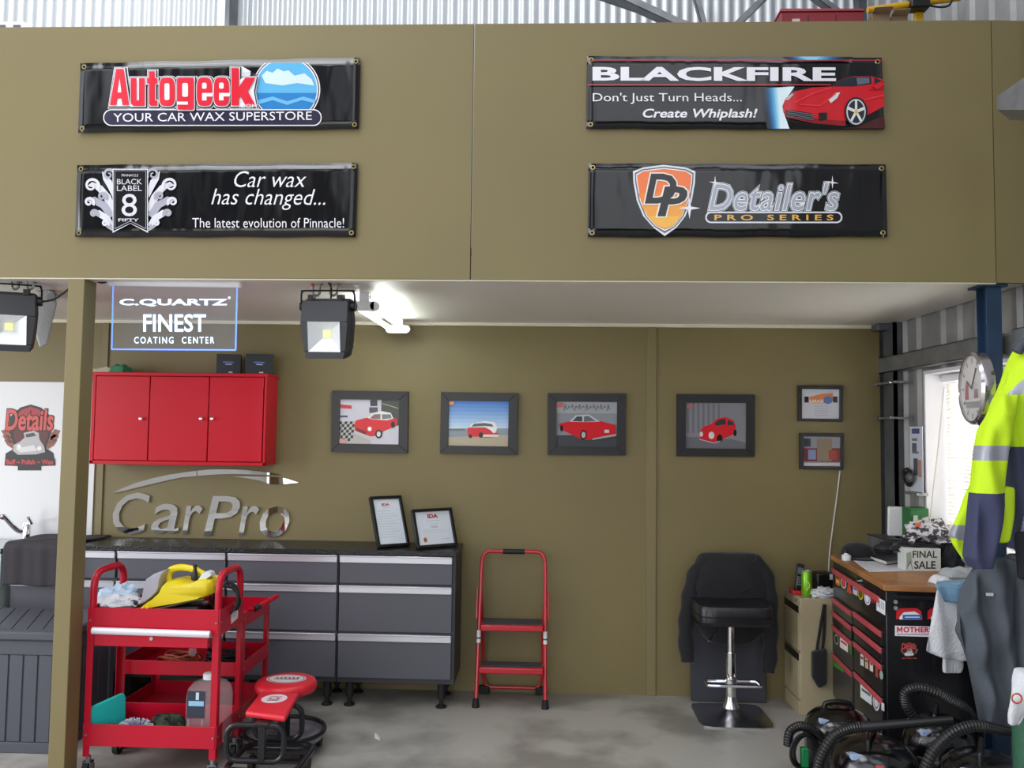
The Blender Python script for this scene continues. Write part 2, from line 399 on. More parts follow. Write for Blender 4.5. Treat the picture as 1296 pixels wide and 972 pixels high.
# what stands on the mezzanine and the roof framing behind it
struct(MB(GALVD).box((-4.4, FASC+.03, CEIL+.12), (2.24, 6.02, CEIL+.16)), 'mezzanine_floor')
def memb(name, p, q, wd, dp, m=GALV):
    P, Q = Vector(p), Vector(q); d = (Q-P); L = d.length; rot = d.to_track_quat('Z', 'Y').to_matrix().to_4x4()
    M = Matrix.Translation(P) @ rot
    mb = MB(m).box((-wd/2, -dp/2, 0), (wd/2, -dp/2+.004, L), M=M).box((-wd/2, -dp/2, 0), (-wd/2+.004, dp/2, L), M=M).box((wd/2-.004, -dp/2, 0), (wd/2, dp/2, L), M=M)
    return struct(mb, name)
b0 = at(287, 20, 5.9); struct(MB(mat('white_column', '#dfe2e6', .4)).box((b0.x-.05, 5.85, CEIL+.16), (b0.x+.015, 5.95, 6.1)).box((b0.x+.018, 5.82, CEIL+.16), (b0.x+.05, 5.98, 6.1), GALVD), 'column_rear')
memb('beam_6', at(868, 36, 5.6), at(760, -14, 5.6), .09, .05); memb('beam_7', at(930, 34, 5.7), at(985, -20, 5.7), .06, .04)
memb('beam_8', at(745, -10, 5.75), at(892, 40, 5.75), .05, .04); memb('beam_9', at(1092, 40, 5.9), at(1086, -30, 5.9), .1, .06, GALVD)
memb('beam_10', at(893, 40, 5.85), at(876, -20, 5.85), .05, .04); memb('beam_11', at(1010, -20, 5.8), at(1085, 36, 5.8), .07, .04)
# diagonal bracket end in front of the fascia at the right edge
p = [at(1262, 139, 3.55), at(1262, 122, 3.55), at(1310, 88, 3.3), at(1310, 139, 3.3)]
struct(MB(GALV).prism(p, [v+Vector((.12, .12, .0)) for v in p]), 'beam_12')
# ================================================================== four vinyl banners on the fascia
Wt, Bk = C('#f2f2f6', .35), C('#0b0b0e', .3)
def banner(corners, label):
    YB = FASC-.014; mp = ycut(YB)
    c = [at(x, y, YB) for x, y in corners]          # TL TR BR BL
    base = (c[3]+c[2])/2
    t = thing('vinyl_banner', base, label, 'banner', 'vinyl banners on the mezzanine fascia')
    def fn(u, v):
        p = (c[3]*(1-u)+c[2]*u)*(1-v)+(c[0]*(1-u)+c[1]*u)*v
        ed = min(u, 1-u, v*.3, (1-v)*.3)
        p.z += .0018*math.sin(u*23+corners[0][0])*(1 if v > .5 else -1)*min(1, 8*min(u, 1-u))*abs(v-.5)*2
        return p
    mb = MB(VINYL); mb.grid(fn, 40, 8)
    mb.build('vinyl_sheet', t, solid=.002, smooth=.4)
    hem = MB(VINYL)
    for (a, b) in ((c[0], c[1]), (c[3], c[2])):
        s = Vector((0, 0, -.03)) if a is c[0] else Vector((0, 0, .03))
        hem.tube([a+s+Vector((.02, -.001, 0)), b+s+Vector((-.02, -.001, 0))], .0012, 5)
    hem.build('hem_stitching', t)
    for k, (u, v) in enumerate(((0, 1), (1, 1), (1, 0), (0, 0))):
        p = c[(0, 1, 2, 3)[k]]+Vector((.02 if u == 0 else -.02, -.002, -.02 if v else .02))
        e_ = MB(mat('brass', '#b9a878', .3, .9)); e_.tube([p+Vector((.009*math.cos(a), 0, .009*math.sin(a))) for a in [2*math.pi*i/14 for i in range(14)]], .0035, 6, closed=True)
        e_.build('eyelet', t)
    return t, lambda: Art(mp, NY, .0015)
def vin(h): 
    k = 'vinyl_ink_'+h.strip('#')
    return MATS.get(k) or mat(k, h, .2, bump=(2.8, .7, 2, (2.0, 1, .6)), coat=.15)
W_, B_, R__ = vin('#eceaf2'), vin('#0e0e12'), vin('#dc1f36')
# --- upper left
t, A = banner([(102, 80), (456, 73), (454, 163), (99, 168)], 'upper left black vinyl banner with big red lettering above a round blue badge')
q = crop(80, 50, 3.24); g = lambda *p: [q(*k) for k in p]
a = A()
cx, cy = q(915, 205)
def disc(r, m, y0=80.0, y1=146):
    pts = []
    for k in range(64):
        th = 2*math.pi*k/64; pts.append((cx+r*math.cos(th), min(y1, max(y0-.02*(cx-360), cy+r*math.sin(th)))))
    return pts, m
for r, m in ((43, W_), (41.6, B_), (40.3, W_), (38.8, vin('#5fb2e0'))): a.poly(*disc(r, m))
pts, m = disc(38.8, vin('#2b7fc4'), y0=118); a.poly(pts, m)
a.poly(g((815, 150), (835, 130), (860, 138), (880, 120), (905, 132), (925, 128), (950, 150), (990, 140), (1020, 165), (1030, 190), (960, 180), (900, 190), (830, 180)), vin('#cfe4f2'))
a.poly(g((800, 250), (860, 235), (920, 255), (985, 235), (1038, 250), (1030, 262), (980, 250), (920, 270), (860, 250), (800, 268)), vin('#6cb7e6'))
a.build('emblem', t)
a = A(); a.off += .004
for ex, m in ((13, W_), (9.5, B_), (6, W_), (2.2, R__)):
    for ch, x0, y0, x1, y1 in (('A', 200, 128, 272, 272), ('u', 286, 166, 338, 275), ('t', 352, 138, 390, 275), ('o', 402, 164, 462, 276), ('e', 556, 164, 614, 276), ('e', 626, 164, 684, 276), ('k', 698, 126, 792, 275)):
        if ch == 'A':
            e_ = ex*1.1; a.poly(g((200-e_, 272+ex), (226-e_, 128-ex), (252+e_, 128-ex), (274+e_, 272+ex), (250-e_*.4, 272+ex), (246-e_*.4, 246), (226+e_*.4, 246), (224+e_*.4, 272+ex)) if ex < 5 else g((200-e_, 272+ex), (226-e_, 128-ex), (252+e_, 128-ex), (274+e_, 272+ex)), m)
            if ex < 5: a.poly(g((230, 222), (238, 165), (245, 222)), W_)
        elif ch in 'oe':
            n_ = 28; a.poly([q((x0+x1)/2+((x1-x0)/2+ex)*math.copysign(abs(math.cos(k*6.2832/n_))**.55, math.cos(k*6.2832/n_)), (y0+y1)/2+((y1-y0)/2+ex)*math.copysign(abs(math.sin(k*6.2832/n_))**.55, math.sin(k*6.2832/n_))) for k in range(n_)], m)
            if ex < 5:
                if ch == 'o': a.rrect(*q(x0+20, y0+22), *q(x1-20, y1-22), 2, W_)
                else: a.rrect(*q(x0+20, y0+20), *q(x1-20, y0+44), 1.6, W_); a.poly(g((x0+20, y0+62), (x1+6, y0+62), (x1+6, y0+76), (x1-20, y0+76), (x1-20, y1-20), (x0+20, y1-20)), W_)
        elif ch == 'u': a.poly(g((x0-ex, y0-ex), (x0+20+ex*.4, y0-ex), (x0+20+ex*.4, y1-20), (x1-20-ex*.4, y1-20), (x1-20-ex*.4, y0-ex), (x1+ex, y0-ex), (x1+ex, y1+ex), (x0+8, y1+ex), (x0-ex, y1-8)) if ex < 5 else g((x0-ex, y0-ex), (x1+ex, y0-ex), (x1+ex, y1+ex), (x0-ex, y1+ex)), m)
        elif ch == 't': a.poly(g((x0+8-ex, y0-ex), (x0+28+ex, y0-ex), (x0+28+ex, y0+28-ex), (x1+ex, y0+28-ex), (x1+ex, y0+46+ex), (x0+28+ex, y0+46+ex), (x0+28+ex, y1-18-ex), (x1+ex, y1-18-ex), (x1+ex, y1+ex), (x0+14-ex, y1+ex), (x0+8-ex, y1-8), (x0+8-ex, y0+46+ex), (x0-ex, y0+46+ex), (x0-ex, y0+28-ex), (x0+8-ex, y0+28-ex)), m)
        else: a.poly(g((x0-ex, y0-ex), (x0+26+ex, y0-ex), (x0+26+ex, y0+78-ex), (x0+56-ex, y0+40-ex), (x1+ex, y0+40-ex), (x0+62+ex, y0+92), (x1+ex, y1+ex), (x0+58-ex, y1+ex), (x0+34, y0+112), (x0+26+ex, y0+122), (x0+26+ex, y1+ex), (x0-ex, y1+ex)) if ex < 5 else g((x0-ex, y0-ex), (x0+26+ex, y0-ex), (x0+26+ex, y0+50-ex), (x0+50-ex, y0+40-ex), (x1+ex, y0+40-ex), (x1-12+ex, y0+92), (x1+ex, y1+ex), (x0-ex, y1+ex)), m)
    x0, y0, x1, y1 = 476, 166, 540, 292
    a.poly(g((x0+6-ex, y0-ex), (x1+ex, y0-ex), (x1+ex, y1-6+ex), (x1-6+ex, y1+ex), (x0+4-ex, y1+ex), (x0+2-ex, y1-16-ex), (x0-ex, y1-40), (x0-ex, y0+6)), m)
    if ex < 5: a.rrect(*q(x0+20, y0+20), *q(x1-21, y0+76), 2, W_); a.poly(g((x0-ex, y0+96), (x1-21, y0+96), (x1-21, y0+108), (x0-ex, y0+108)), W_)
a.text('.COM', *q(728, 272), *q(800, 288), W_)
a.build('lettering', t, label='red lettering outlined in white')
a = A(); a.off += .0075
a.rrect(*q(168, 289), *q(1062, 357), 10, W_); a.rrect(*q(172, 293), *q(1058, 353), 9.2, vin('#2a2840'))
a.text('YOUR CAR WAX SUPERSTORE', *q(210, 306), *q(1022, 341), W_, slope=-.01); a.build('slogan', t)
# --- lower left
t, A = banner([(98, 209), (453, 206), (450, 300), (95, 300)], 'lower left black vinyl banner with white flourish crest and italic slogan')
a = A(); S1 = vin('#d9d9e2'); S2 = vin('#a9a9b6')
def scroll(cx, cy, r, turns, a0, wd, m, sgn=1):
    n = 26; L, Rr = [], []
    for k in range(n+1):
        f = k/n; th = a0+sgn*turns*2*math.pi*f; rr = r*(1-.85*f); ww = wd*(1-.6*f)
        for lst, dd in ((L, ww/2), (Rr, -ww/2)): lst.append((cx+(rr+dd)*math.cos(th), cy+(rr+dd)*math.sin(th)))
    for k in range(n): a.poly([L[k], L[k+1], Rr[k+1], Rr[k]], m, up=False)
for sd in (-1, 1):
    m0 = 280
    X = lambda x: m0+sd*(x-m0)
    def leaf(pts, m): a.poly([q(X(x), y) for x, y in pts], m)
    leaf([(345, 690), (365, 640), (400, 600), (440, 585), (460, 600), (430, 610), (400, 640), (375, 690), (360, 720)], S1)
    leaf([(345, 620), (360, 580), (390, 550), (400, 540), (395, 575), (375, 610), (355, 650)], S1)
    leaf([(350, 720), (380, 670), (430, 645), (470, 660), (440, 672), (405, 690), (370, 735)], S2)
    leaf([(350, 760), (370, 725), (410, 700), (450, 710), (420, 725), (385, 745), (360, 775)], S1)
    leaf([(345, 785), (360, 760), (395, 740), (400, 755), (375, 775), (350, 790)], S2)
    for (sx_, sy_, r, st) in ((442, 600, 32, 0), (372, 555, 26, 1), (452, 668, 20, 0), (432, 715, 17, 1), (385, 755, 14, 0), (398, 645, 18, 1)):
        px, py = q(X(sx_), sy_); a.up(); scroll(px, py, r/3.24, 1.4, math.pi*(.8 if sd > 0 else .2), 13/3.24, S1 if st == 0 else S2, sd)
for m, k in ((S1, 0), (B_, 4)):
    a.poly(g((207+k, 533+k), (352-k, 533+k), (352-k, 795-2*k), (280, 757-k*.5), (207+k, 795-2*k)), m)
a.poly(g((216, 540), (344, 540), (344, 780), (280, 748), (216, 780)), S2); a.poly(g((218, 542), (342, 542), (342, 776), (280, 745), (218, 776)), B_)
a.text('PINNACLE', *q(245, 555), *q(313, 565), S1); a.text('BLACK', *q(226, 575), *q(328, 597), S1); a.text('LABEL', *q(226, 602), *q(328, 624), S1)
a.text('8', *q(245, 636), *q(308, 728), S1); a.text('FIFTY', *q(232, 737), *q(316, 749), S1, bold=.02)
a.build('crest', t)
a = A()
a.text('Car wax', *q(702, 540), *q(998, 606), W_, shear=.3, bold=-.006); a.text('has changed...', *q(608, 612), *q(1075, 698), W_, shear=.3, bold=-.006, slope=.005); a.build('slogan', t); a = A()
a.text('The latest evolution of Pinnacle!', *q(530, 732), *q(1152, 772), W_, bold=-.004); a.build('tagline', t)
# --- upper right
t, A = banner([(743, 71), (1116, 73), (1119, 164), (742, 163)], 'upper right black vinyl banner with wide white lettering and red sports car')
q = crop(720, 50, 3.086); g = lambda *p: [q(*k) for k in p]
a = A()
GL = [vin(h) for h in ('#1b3350', '#2a6ea5', '#58aee0', '#a8dcf2')]
GR = ['#10141c', '#142232', '#17344f', '#1c4a72', '#246394', '#347fb4', '#4d9ccf', '#6db8e2', '#94d0ee', '#bce4f4', '#dff2fa']
for k, h in enumerate(GR): dx = k*6.2; a.poly(g((752+dx, 190), (860, 186), (880, 186), (850, 230), (835, 280), (860, 350), (775+dx*.8, 350), (758+dx, 270)), vin(h))
for k, h in enumerate(GR[:9]): x0, x1 = 830+k*9, 1110-k*16; a.poly(g((x0, 70), (x1, 70), (x1-20, 86), (x0+30, 86)), vin(h))
a.poly(g((1120, 345), (1228, 300), (1232, 350), (1060, 350)), vin('#4a1a1c'))
a.rect(*q(72, 83), *q(1228, 86), vin('#b0303c')); a.rect(*q(72, 178), *q(1020, 182), vin('#b0303c'))
a.build('backdrop_print', t)
a = A(); a.off += .005
RD, RDD, RDL = vin('#cc1726'), vin('#8c0f1a'), vin('#e8434c')
a.poly(g((832, 262), (845, 232), (880, 205), (950, 190), (1020, 186), (1060, 158), (1110, 146), (1180, 146), (1228, 160), (1230, 262), (1160, 300), (1150, 262), (1105, 240), (1085, 300), (1075, 330), (990, 325), (900, 318), (850, 305), (836, 285)), RD)
a.poly(g((835, 285), (900, 300), (990, 315), (1080, 320), (1078, 340), (960, 330), (850, 308)), RDD)
a.poly(g((1020, 186), (1062, 158), (1108, 148), (1178, 148), (1180, 176), (1110, 186)), vin('#1d2430')); a.poly(g((1120, 152), (1170, 152), (1172, 172), (1125, 180)), vin('#5d6a78')); a.poly(g((1190, 150), (1226, 168), (1190, 190)), vin('#1d2430'))
a.poly(g((845, 278), (900, 283), (950, 292), (955, 318), (900, 312), (850, 300)), vin('#15161a'))
for k in range(4): a.line(g((850, 282+k*7), (952, 296+k*7)), .7, vin('#7d7d84'))
a.poly(g((972, 290), (1005, 288), (1005, 315), (975, 320)), vin('#15161a'))
a.poly(g((1010, 238), (1040, 212), (1056, 210), (1045, 232), (1020, 252)), vin('#d7dde3')); a.poly(g((840, 240), (868, 214), (875, 218), (855, 240)), vin('#c9b0b2'))
a.line(g((880, 250), (950, 215), (1020, 192)), 1, RDL); a.line(g((900, 258), (980, 262), (1040, 215)), .9, RDL); a.line(g((1150, 240), (1228, 222)), 1, RDL); a.line(g((1170, 200), (1228, 196)), .8, RDD)
a.poly(g((1178, 185), (1215, 168), (1228, 180), (1200, 200)), RD)
x, y = q(1117, 287); a.ell(x, y, 14.5, 18.5, vin('#141417')); a.ell(x, y, 12.2, 16.2, vin('#cdd3da')); a.ell(x, y, 10.6, 14.4, vin('#2b2d33'))
for k in range(5):
    th = math.radians(72*k-90); a.poly([(x+1.6*math.cos(th-1.2), y+2*math.sin(th-1.2)), (x+10.8*math.cos(th-.13), y+14.6*math.sin(th-.13)), (x+10.8*math.cos(th+.13), y+14.6*math.sin(th+.13)), (x+1.6*math.cos(th+1.2), y+2*math.sin(th+1.2))], vin('#dfe3e8'))
a.ell(x, y, 2.2, 3, vin('#e6c14a'))
a.build('sports_car_print', t)
a = A(); a.off += .003
a.text('BLACKFIRE', *q(92, 108), *q(1042, 163), W_, bold=.035, ref=.035, slope=.002)
a.build('lettering', t)
a = A(); a.off += .004
a.text("Don't Just Turn Heads...", *q(93, 210), *q(674, 254), W_); a.text('Create Whiplash!', *q(288, 272), *q(735, 318), W_, bold=.02, shear=.22); a.build('slogan', t)
# --- lower right
t, A = banner([(745, 207), (1121, 208), (1123, 300), (744, 300)], 'lower right black vinyl banner with orange shield and silver script lettering')
a = A()
def shield(k): 
    k *= 1.0
    return g((250+k, 515+k), (290, 500+k), (370, 490+k), (455, 500+k), (494-k, 515+k), (492-k, 560), (480-k, 630), (455-k, 690), (420-k*.6, 735-k*.5), (374, 768-k*1.6), (330+k*.6, 735-k*.5), (290+k, 690), (265+k, 630), (252+k, 560))
for k, h in ((0, '#dfe3ea'), (7, '#5c5f68'), (12, '#e9ecf2'), (16, '#f2793a')): a.poly(shield(k), vin(h))
def clip(k, y0, y1, h):
    p = []
    for (X_, Y_) in shield(k): p.append((X_, max(q(0, y0)[1], min(q(0, y1)[1], Y_))))
    a.poly(p, vin(h))
clip(17, 600, 770, '#f08a34'); clip(18, 650, 770, '#f2a23a'); clip(18, 690, 770, '#f5b848')
dk, wl = vin('#17171b'), vin('#f4f0ea')
for m, b in ((wl, .06), (dk, .03)):
    a.text('D', *q(296, 525), *q(420, 642), m, bold=b, shear=.2, ref=.03); a.text('P', *q(345, 575), *q(462, 692), m, bold=b, shear=.2, ref=.03)
x, y = q(470, 660); 
a.poly([(x-14, y), (x-2, y-2), (x, y-14), (x+2, y-2), (x+14, y), (x+2, y+2), (x, y+14), (x-2, y+2)], W_)
a.build('shield_emblem', t, label='orange shield edged in chrome')
a = A()
for bd, h in ((.062, '#d4d7e0'), (.046, '#2a2b32'), (.03, '#eef0f5'), (.004, '#a3aaba')): a.text("Detailer's", *q(548, 562), *q(1052, 668), vin(h), bold=bd, ref=.004, shear=.25, spacing=1.06)
a.rrect(*q(532, 673), *q(1067, 718), 7, vin('#dfe2ea')); a.rrect(*q(538, 679), *q(1061, 712), 5.5, B_)
a.text('PRO SERIES', *q(568, 685), *q(1032, 707), vin('#e7b048'), bold=.02, spacing=1.6)
for (X_, Y_) in ((570, 560), (1028, 560)):
    x, y = q(X_, Y_); a.poly([(x-8, y-1), (x-1, y-1), (x, y-9), (x+1, y-1), (x+8, y+1), (x+1, y+1), (x, y+8), (x-1, y+1)], W_)
a.build('lettering', t)
# ================================================================== glowing acrylic sign
YS = 4.02
c = [at(143, 361, YS), at(300, 361, YS), at(298, 443, YS), at(141, 442, YS)]
t = thing('illuminated_sign', (c[2]+c[3])/2, 'clear acrylic sign with glowing blue white lettering hung under the fascia', 'sign')
l, r = at(139, 356, YS), at(304, 358, YS)
mb = MB(mat('light_bar_alloy', '#f2f3f6', .3)).cyl(l+Vector((0, .0, -.006)), r+Vector((0, 0, -.006)), .019, 16); mb.build('light_bar', t)
mb = MB(PWHITE)
for e_, d in ((l, -1), (r, 1)): mb.cyl(e_+Vector((-.004, 0, -.006)), e_+Vector((.004, 0, -.006)), .021, 14)
mb.build('end_caps', t)
mb = MB(ALU)
for f_ in (.12, .88): p = l.lerp(r, f_); mb.box((p.x-.01, YS-.004, p.z), (p.x+.01, YS+.004, CEIL-.001))
mb.build('hanger', t)
dY = Vector((0, .006, 0)); ACR = mat('acrylic_panel', '#c3cbe0', .05, alpha=.07)
MB(ACR).prism(c, [v+dY for v in c]).build('acrylic_panel', t, smooth=0)
mb = MB(EM_EDGE)
for (i, j) in ((0, 3), (3, 2), (2, 1)): mb.tube([c[i]+dY*.5, c[j]+dY*.5], .0038, 6)
mb.build('lit_edge', t)
q = crop(0, 340, 3.472); a = Art(ycut(YS), NY, .0002)
a.text('C.QUARTZ', *q(525, 133), *q(1000, 166), EM_BLUE, bold=.03, ref=.03); a.text('FINEST', *q(630, 200), *q(905, 278), EM_BLUE, bold=.015)
a.text('COATING  CENTER', *q(590, 300), *q(942, 329), EM_BLUE, bold=.008, spacing=1.35); x, y = q(1008, 128); a.ell(x, y, 1.6, 1.6, EM_BLUE, 12)
a.build('glowing_lettering', t)
mb = MB(BLKR); mb.tube(smooth_path([l+Vector((-.0, 0, .0)), at(128, 358, YS), at(116, 354, YS), at(108, 357, YS-.05), at(104, 354, YS)], 5), .004, 6); mb.build('power_lead', t)
# ================================================================== floodlights on hooks
def hook(px, py0, py1, Y, label):
    t = thing('ceiling_hook', at(px, py0, Y), label, 'hook', 'red tipped hooks under the ceiling')
    z0, z1 = at(px, py1, Y).z, CEIL; p = at(px, py1, Y); rr = .018
    pts = [Vector((p.x+rr, Y, z1))]+[Vector((p.x+rr, Y, p.z+rr+.02))]+[Vector((p.x+rr*math.cos(a_), Y, p.z+rr+rr*math.sin(a_))) for a_ in [-.3*k for k in range(1, 10)]]+[Vector((p.x-rr, Y, p.z+rr+.03))]
    MB(GALV).tube(pts, .006, 8).build('shank', t)
    e_ = pts[-1]; MB(mat('red_rubber', '#c9252f', .5)).cyl(e_, e_+Vector((0, 0, .026)), .0085, 10).build('red_tip', t)
    MB(GALV).cyl((p.x+rr, Y, CEIL-.006), (p.x+rr, Y, CEIL), .016, 12).build('plate', t)
def flood(M, label, cable):
    t = thing('floodlight', (0, 0, 0), label, 'floodlight', 'black floodlights hung under the mezzanine', M=M)
    # local: x right, y away from viewer, z up; centre of housing at origin
    rs = []
    for (zz, wd, y0, y1) in ((.148, .105, .034, .09), (.14, .118, .034, .10), (.04, .122, .034, .11), (-.06, .114, .034, .105), (-.13, .104, .034, .09), (-.142, .092, .034, .08)):
        ring = []
        for (sx_, sy_) in ((-1, 0), (-.96, -1), (.96, -1), (1, 0), (.96, 1), (-.96, 1)):
            ring.append((sx_*wd, (y0 if sy_ < 0 else (y1 if sy_ > 0 else (y0*.7+y1*.3))), zz))
        rs.append(ring)
    FB = mat('floodlight_black', '#33343a', .5, bump=(150, .1, 2))
    MB(FB).rings(rs).build('housing', t, local=True, bevel=.004)
    mb = MB(FB)
    for poly in ([(-.118, .14), (.118, .14), (.122, .038), (-.122, .038)], [(-.122, .038), (-.082, .038), (-.082, -.108), (-.106, -.108)], [(.082, .038), (.122, .038), (.106, -.108), (.082, -.108)], [(-.106, -.108), (.106, -.108), (.098, -.142), (-.098, -.142)]):
        mb.prism([(x_, -.012 if z_ < .1 else .012, z_) for x_, z_ in poly], [(x_, .036, z_) for x_, z_ in poly])
    mb.build('bezel', t, local=True, bevel=.004)
    mb = MB(mat('reflector', '#dfe3ea', .3, .35))
    o_ = [(-.082, -.0135, -.108), (.082, -.0135, -.108), (.082, -.0135, .038), (-.082, -.0135, .038)]; i_ = [(-.024, .028, -.044), (.024, .028, -.044), (.024, .028, -.004), (-.024, .028, -.004)]
    A_ = [mb.v(p) for p in o_]; B2 = [mb.v(p) for p in i_]
    for k in range(4): mb.f([A_[k], A_[(k+1) % 4], B2[(k+1) % 4], B2[k]])
    mb.f(B2); rf = mb.build('reflector', t, local=True, smooth=0)
    MB(EM_LED).box((-.017, .022, -.04), (.017, .0275, -.008)).build('led_chip', rf, local=True)
    MB(mat('lens_glass', '#ffffff', .03, alpha=.08)).box((-.084, -.017, -.110), (.084, -.015, .040)).build('lens', t, local=True)
    for sx_ in (-1, 1):
        MB(BLK).box((sx_*.075-.014, .012, .140), (sx_*.075+.014, .05, .168)).build('clamp_lug', t, local=True, bevel=.002)
        MB(BLK).cyl((sx_*.114, .05, .11), (sx_*.142, .05, .11), .024, 12).build('pivot_knob', t, local=True, bevel=.002)
    MB(BLKM).tube(smooth_path([(-.138, .05, .11), (-.138, .05, .162), (-.132, .05, .180), (-.116, .05, .187), (.116, .05, .187), (.132, .05, .180), (.138, .05, .162), (.138, .05, .11)], 4), .0075, 8, flat=.6).build('bracket', t, local=True)
    mb = MB(FB)
    for k in range(7): x_ = -.084+k*.028; mb.box((x_-.003, .095, -.10), (x_+.003, .15, .12))
    mb.build('cooling_fins', t, local=True)
    MB(BLKR).tube(smooth_path(cable, 6), .005, 6).build('power_lead', t, local=True)
ctr = at(411, 417, 3.98)
flood(Matrix.Translation(ctr) @ Matrix.Rotation(math.radians(-8), 4, 'Z') @ Matrix.Rotation(math.radians(10), 4, 'X') @ Matrix.Rotation(math.radians(1), 4, 'Y'), 'black floodlight hanging from two hooks beside the fluorescent tube', [(.015, .05, .15), (.018, .05, .2), (-.01, .06, .25), (-.02, .06, .28)])
ctr2 = at(10, 408, 3.98)
flood(Matrix.Translation(ctr2) @ Matrix.Rotation(math.radians(24), 4, 'Z') @ Matrix.Rotation(math.radians(10), 4, 'X'), 'black floodlight at the left edge beside the olive post', [(.142, .05, .11), (.2, .03, .13), (.27, .0, .19), (.32, -.02, .24), (.37, -.03, .262)])
for (px, lb) in ((400, 'hook left of the cable above the right hand floodlight'), (422, 'hook right of the cable above the right hand floodlight'), (19, 'hook above the floodlight at the left edge'), (38, 'hook nearest the olive post above the left edge floodlight')): hook(px, 352, 374 if px > 100 else 366, ctr.y+.05 if px > 100 else ctr2.y+.05, 'red tipped steel '+lb)
# grey lamp housing behind the left floodlight
mb = MB(mat('grey_diffuser', '#a9a9ac', .35, bump=(60, .2, 2)))
fr = lambda Y: [at(50, 440, Y), at(60, 436, Y), at(72, 385, Y), at(70, 370, Y), at(60, 366, Y), at(48, 372, Y), at(44, 420, Y)]
mb.prism(fr(4.25), fr(4.5)); 
t = thing('batten_light', at(58, 366, 4.3), 'grey plastic lamp housing behind the left edge floodlight', 'light fitting'); mb.build('housing', t, bevel=.008)
p = at(66, 376, 4.25); MB(GALV).cyl(p, p+Vector((0, -.012, 0)), .022, 14).build('end_cap', t)
p = at(60, 366, 4.35); MB(GALV).box((p.x-.02, 4.28, p.z-.02), (p.x+.02, 4.45, CEIL-.001)).build('mounting_plate', t)
# fluorescent batten
n_, f_ = at(462, 381, 4.28), at(503, 405, 5.3)
t = thing('fluorescent_light', (n_.x, n_.y, n_.z), 'lit white fluorescent tube fitting under the white ceiling', 'light fitting')
xx = (n_.x+f_.x)/2; zt = CEIL-.001
MB(PWHITE).box((xx-.03, n_.y+.03, zt-.035), (xx+.03, f_.y, zt)).build('batten', t, bevel=.004)
for y in (n_.y, f_.y-.02):
    mb = MB(PWHITE).box((xx-.055, y, zt-.095), (xx+.055, y+.03, zt-.045)).box((xx-.025, y, zt-.05), (xx+.025, y+.03, zt))
    mb.cyl((xx-.055, y, zt-.07), (xx-.055, y+.03, zt-.07), .025, 14).cyl((xx+.055, y, zt-.07), (xx+.055, y+.03, zt-.07), .025, 14)
    mb.build('end_bracket', t, bevel=.002)
for d in (-.045, .045): MB(EM_FL).cyl((xx+d, n_.y+.03, zt-.07), (xx+d, f_.y-.02, zt-.07), .015, 12).build('tube', t)
# ================================================================== red wall cabinet and what lies on it
YC = 5.27
L_, Rr_ = at(116, 530, YC), at(336, 530, YC); zt, zb = at(226, 473, YC).z, at(226, 588, YC).z
t = thing('wall_cabinet', ((L_.x+Rr_.x)/2, 5.385, zb), 'glossy red three door wall cabinet hung above the lettering', 'cabinet')
mb = MB(RED).box((L_.x, YC+.02, zb), (Rr_.x, WALL-.002, zt)); mb.build('body', t, bevel=.003)
mb = MB(RED).box((L_.x-.008, YC-.004, zt-.016), (Rr_.x+.008, WALL-.002, zt+.006)).box((L_.x-.004, YC-.002, zb-.004), (Rr_.x+.004, YC+.03, zb+.02)).box((L_.x-.004, YC-.002, zb), (L_.x+.02, YC+.03, zt)).box((Rr_.x-.012, YC-.002, zb), (Rr_.x+.004, YC+.03, zt))
mb.build('frame', t, bevel=.003)
xs = [L_.x+.022, at(189, 530, YC).x, at(264, 530, YC).x, Rr_.x-.014]
for k in range(3):
    d = MB(RED).box((xs[k]+.003, YC-.006, zb+.024), (xs[k+1]-.003, YC+.016, zt-.02)).build('door', t, bevel=.003)
    p = at((180, 256, 270)[k], 530, YC-.006); MB(CHROME).lathe([(.004, 0), (.004, .012), (.011, .018), (.012, .025), (.006, .029)], p, 14, M=Matrix.Rotation(math.radians(90), 4, 'X')).build('knob', d)
t = thing('folded_cloth', at(140, 470, 5.36), 'folded pale and green cloth on top of the red wall cabinet', 'cloth')
def fold_fn(c, sx_, sy_, h, ph, amp=.012):
    return lambda u, v: Vector((c.x+(u-.5)*sx_*(1+.05*math.sin(v*7+ph)), c.y+(v-.5)*sy_, c.z+h*(max(0, 1-(2*u-1)**6)*max(0, 1-(2*v-1)**6))**.5+amp*math.sin(u*11+ph)*math.sin(v*8+ph)*(1-(2*u-1)**4)*(1-(2*v-1)**4)))
c = Vector((at(134, 470, 5.36).x, 5.36, zt+.006)); g_ = at(154, 470, 5.36).x
def closed_fold(mb, c, sx_, sy_, h, ph): 
    fn = fold_fn(c, sx_, sy_, h, ph); mb.grid(fn, 20, 14); mb.grid(lambda u, v: Vector((fn(u, v).x, fn(u, v).y, c.z)), 20, 14); bmesh.ops.remove_doubles(mb.bm, verts=mb.bm.verts, dist=.0005); return mb
closed_fold(MB(mat('pale_towel', '#b9b6a2', .9, bump=(90, .4, 3))), c, .2, .14, .035, 1).build('pale_fold', t)
closed_fold(MB(mat('green_towel', '#3f8a66', .9, bump=(90, .4, 3))), Vector((g_, 5.36, zt+.006)), .09, .15, .05, 2).build('green_fold', t)
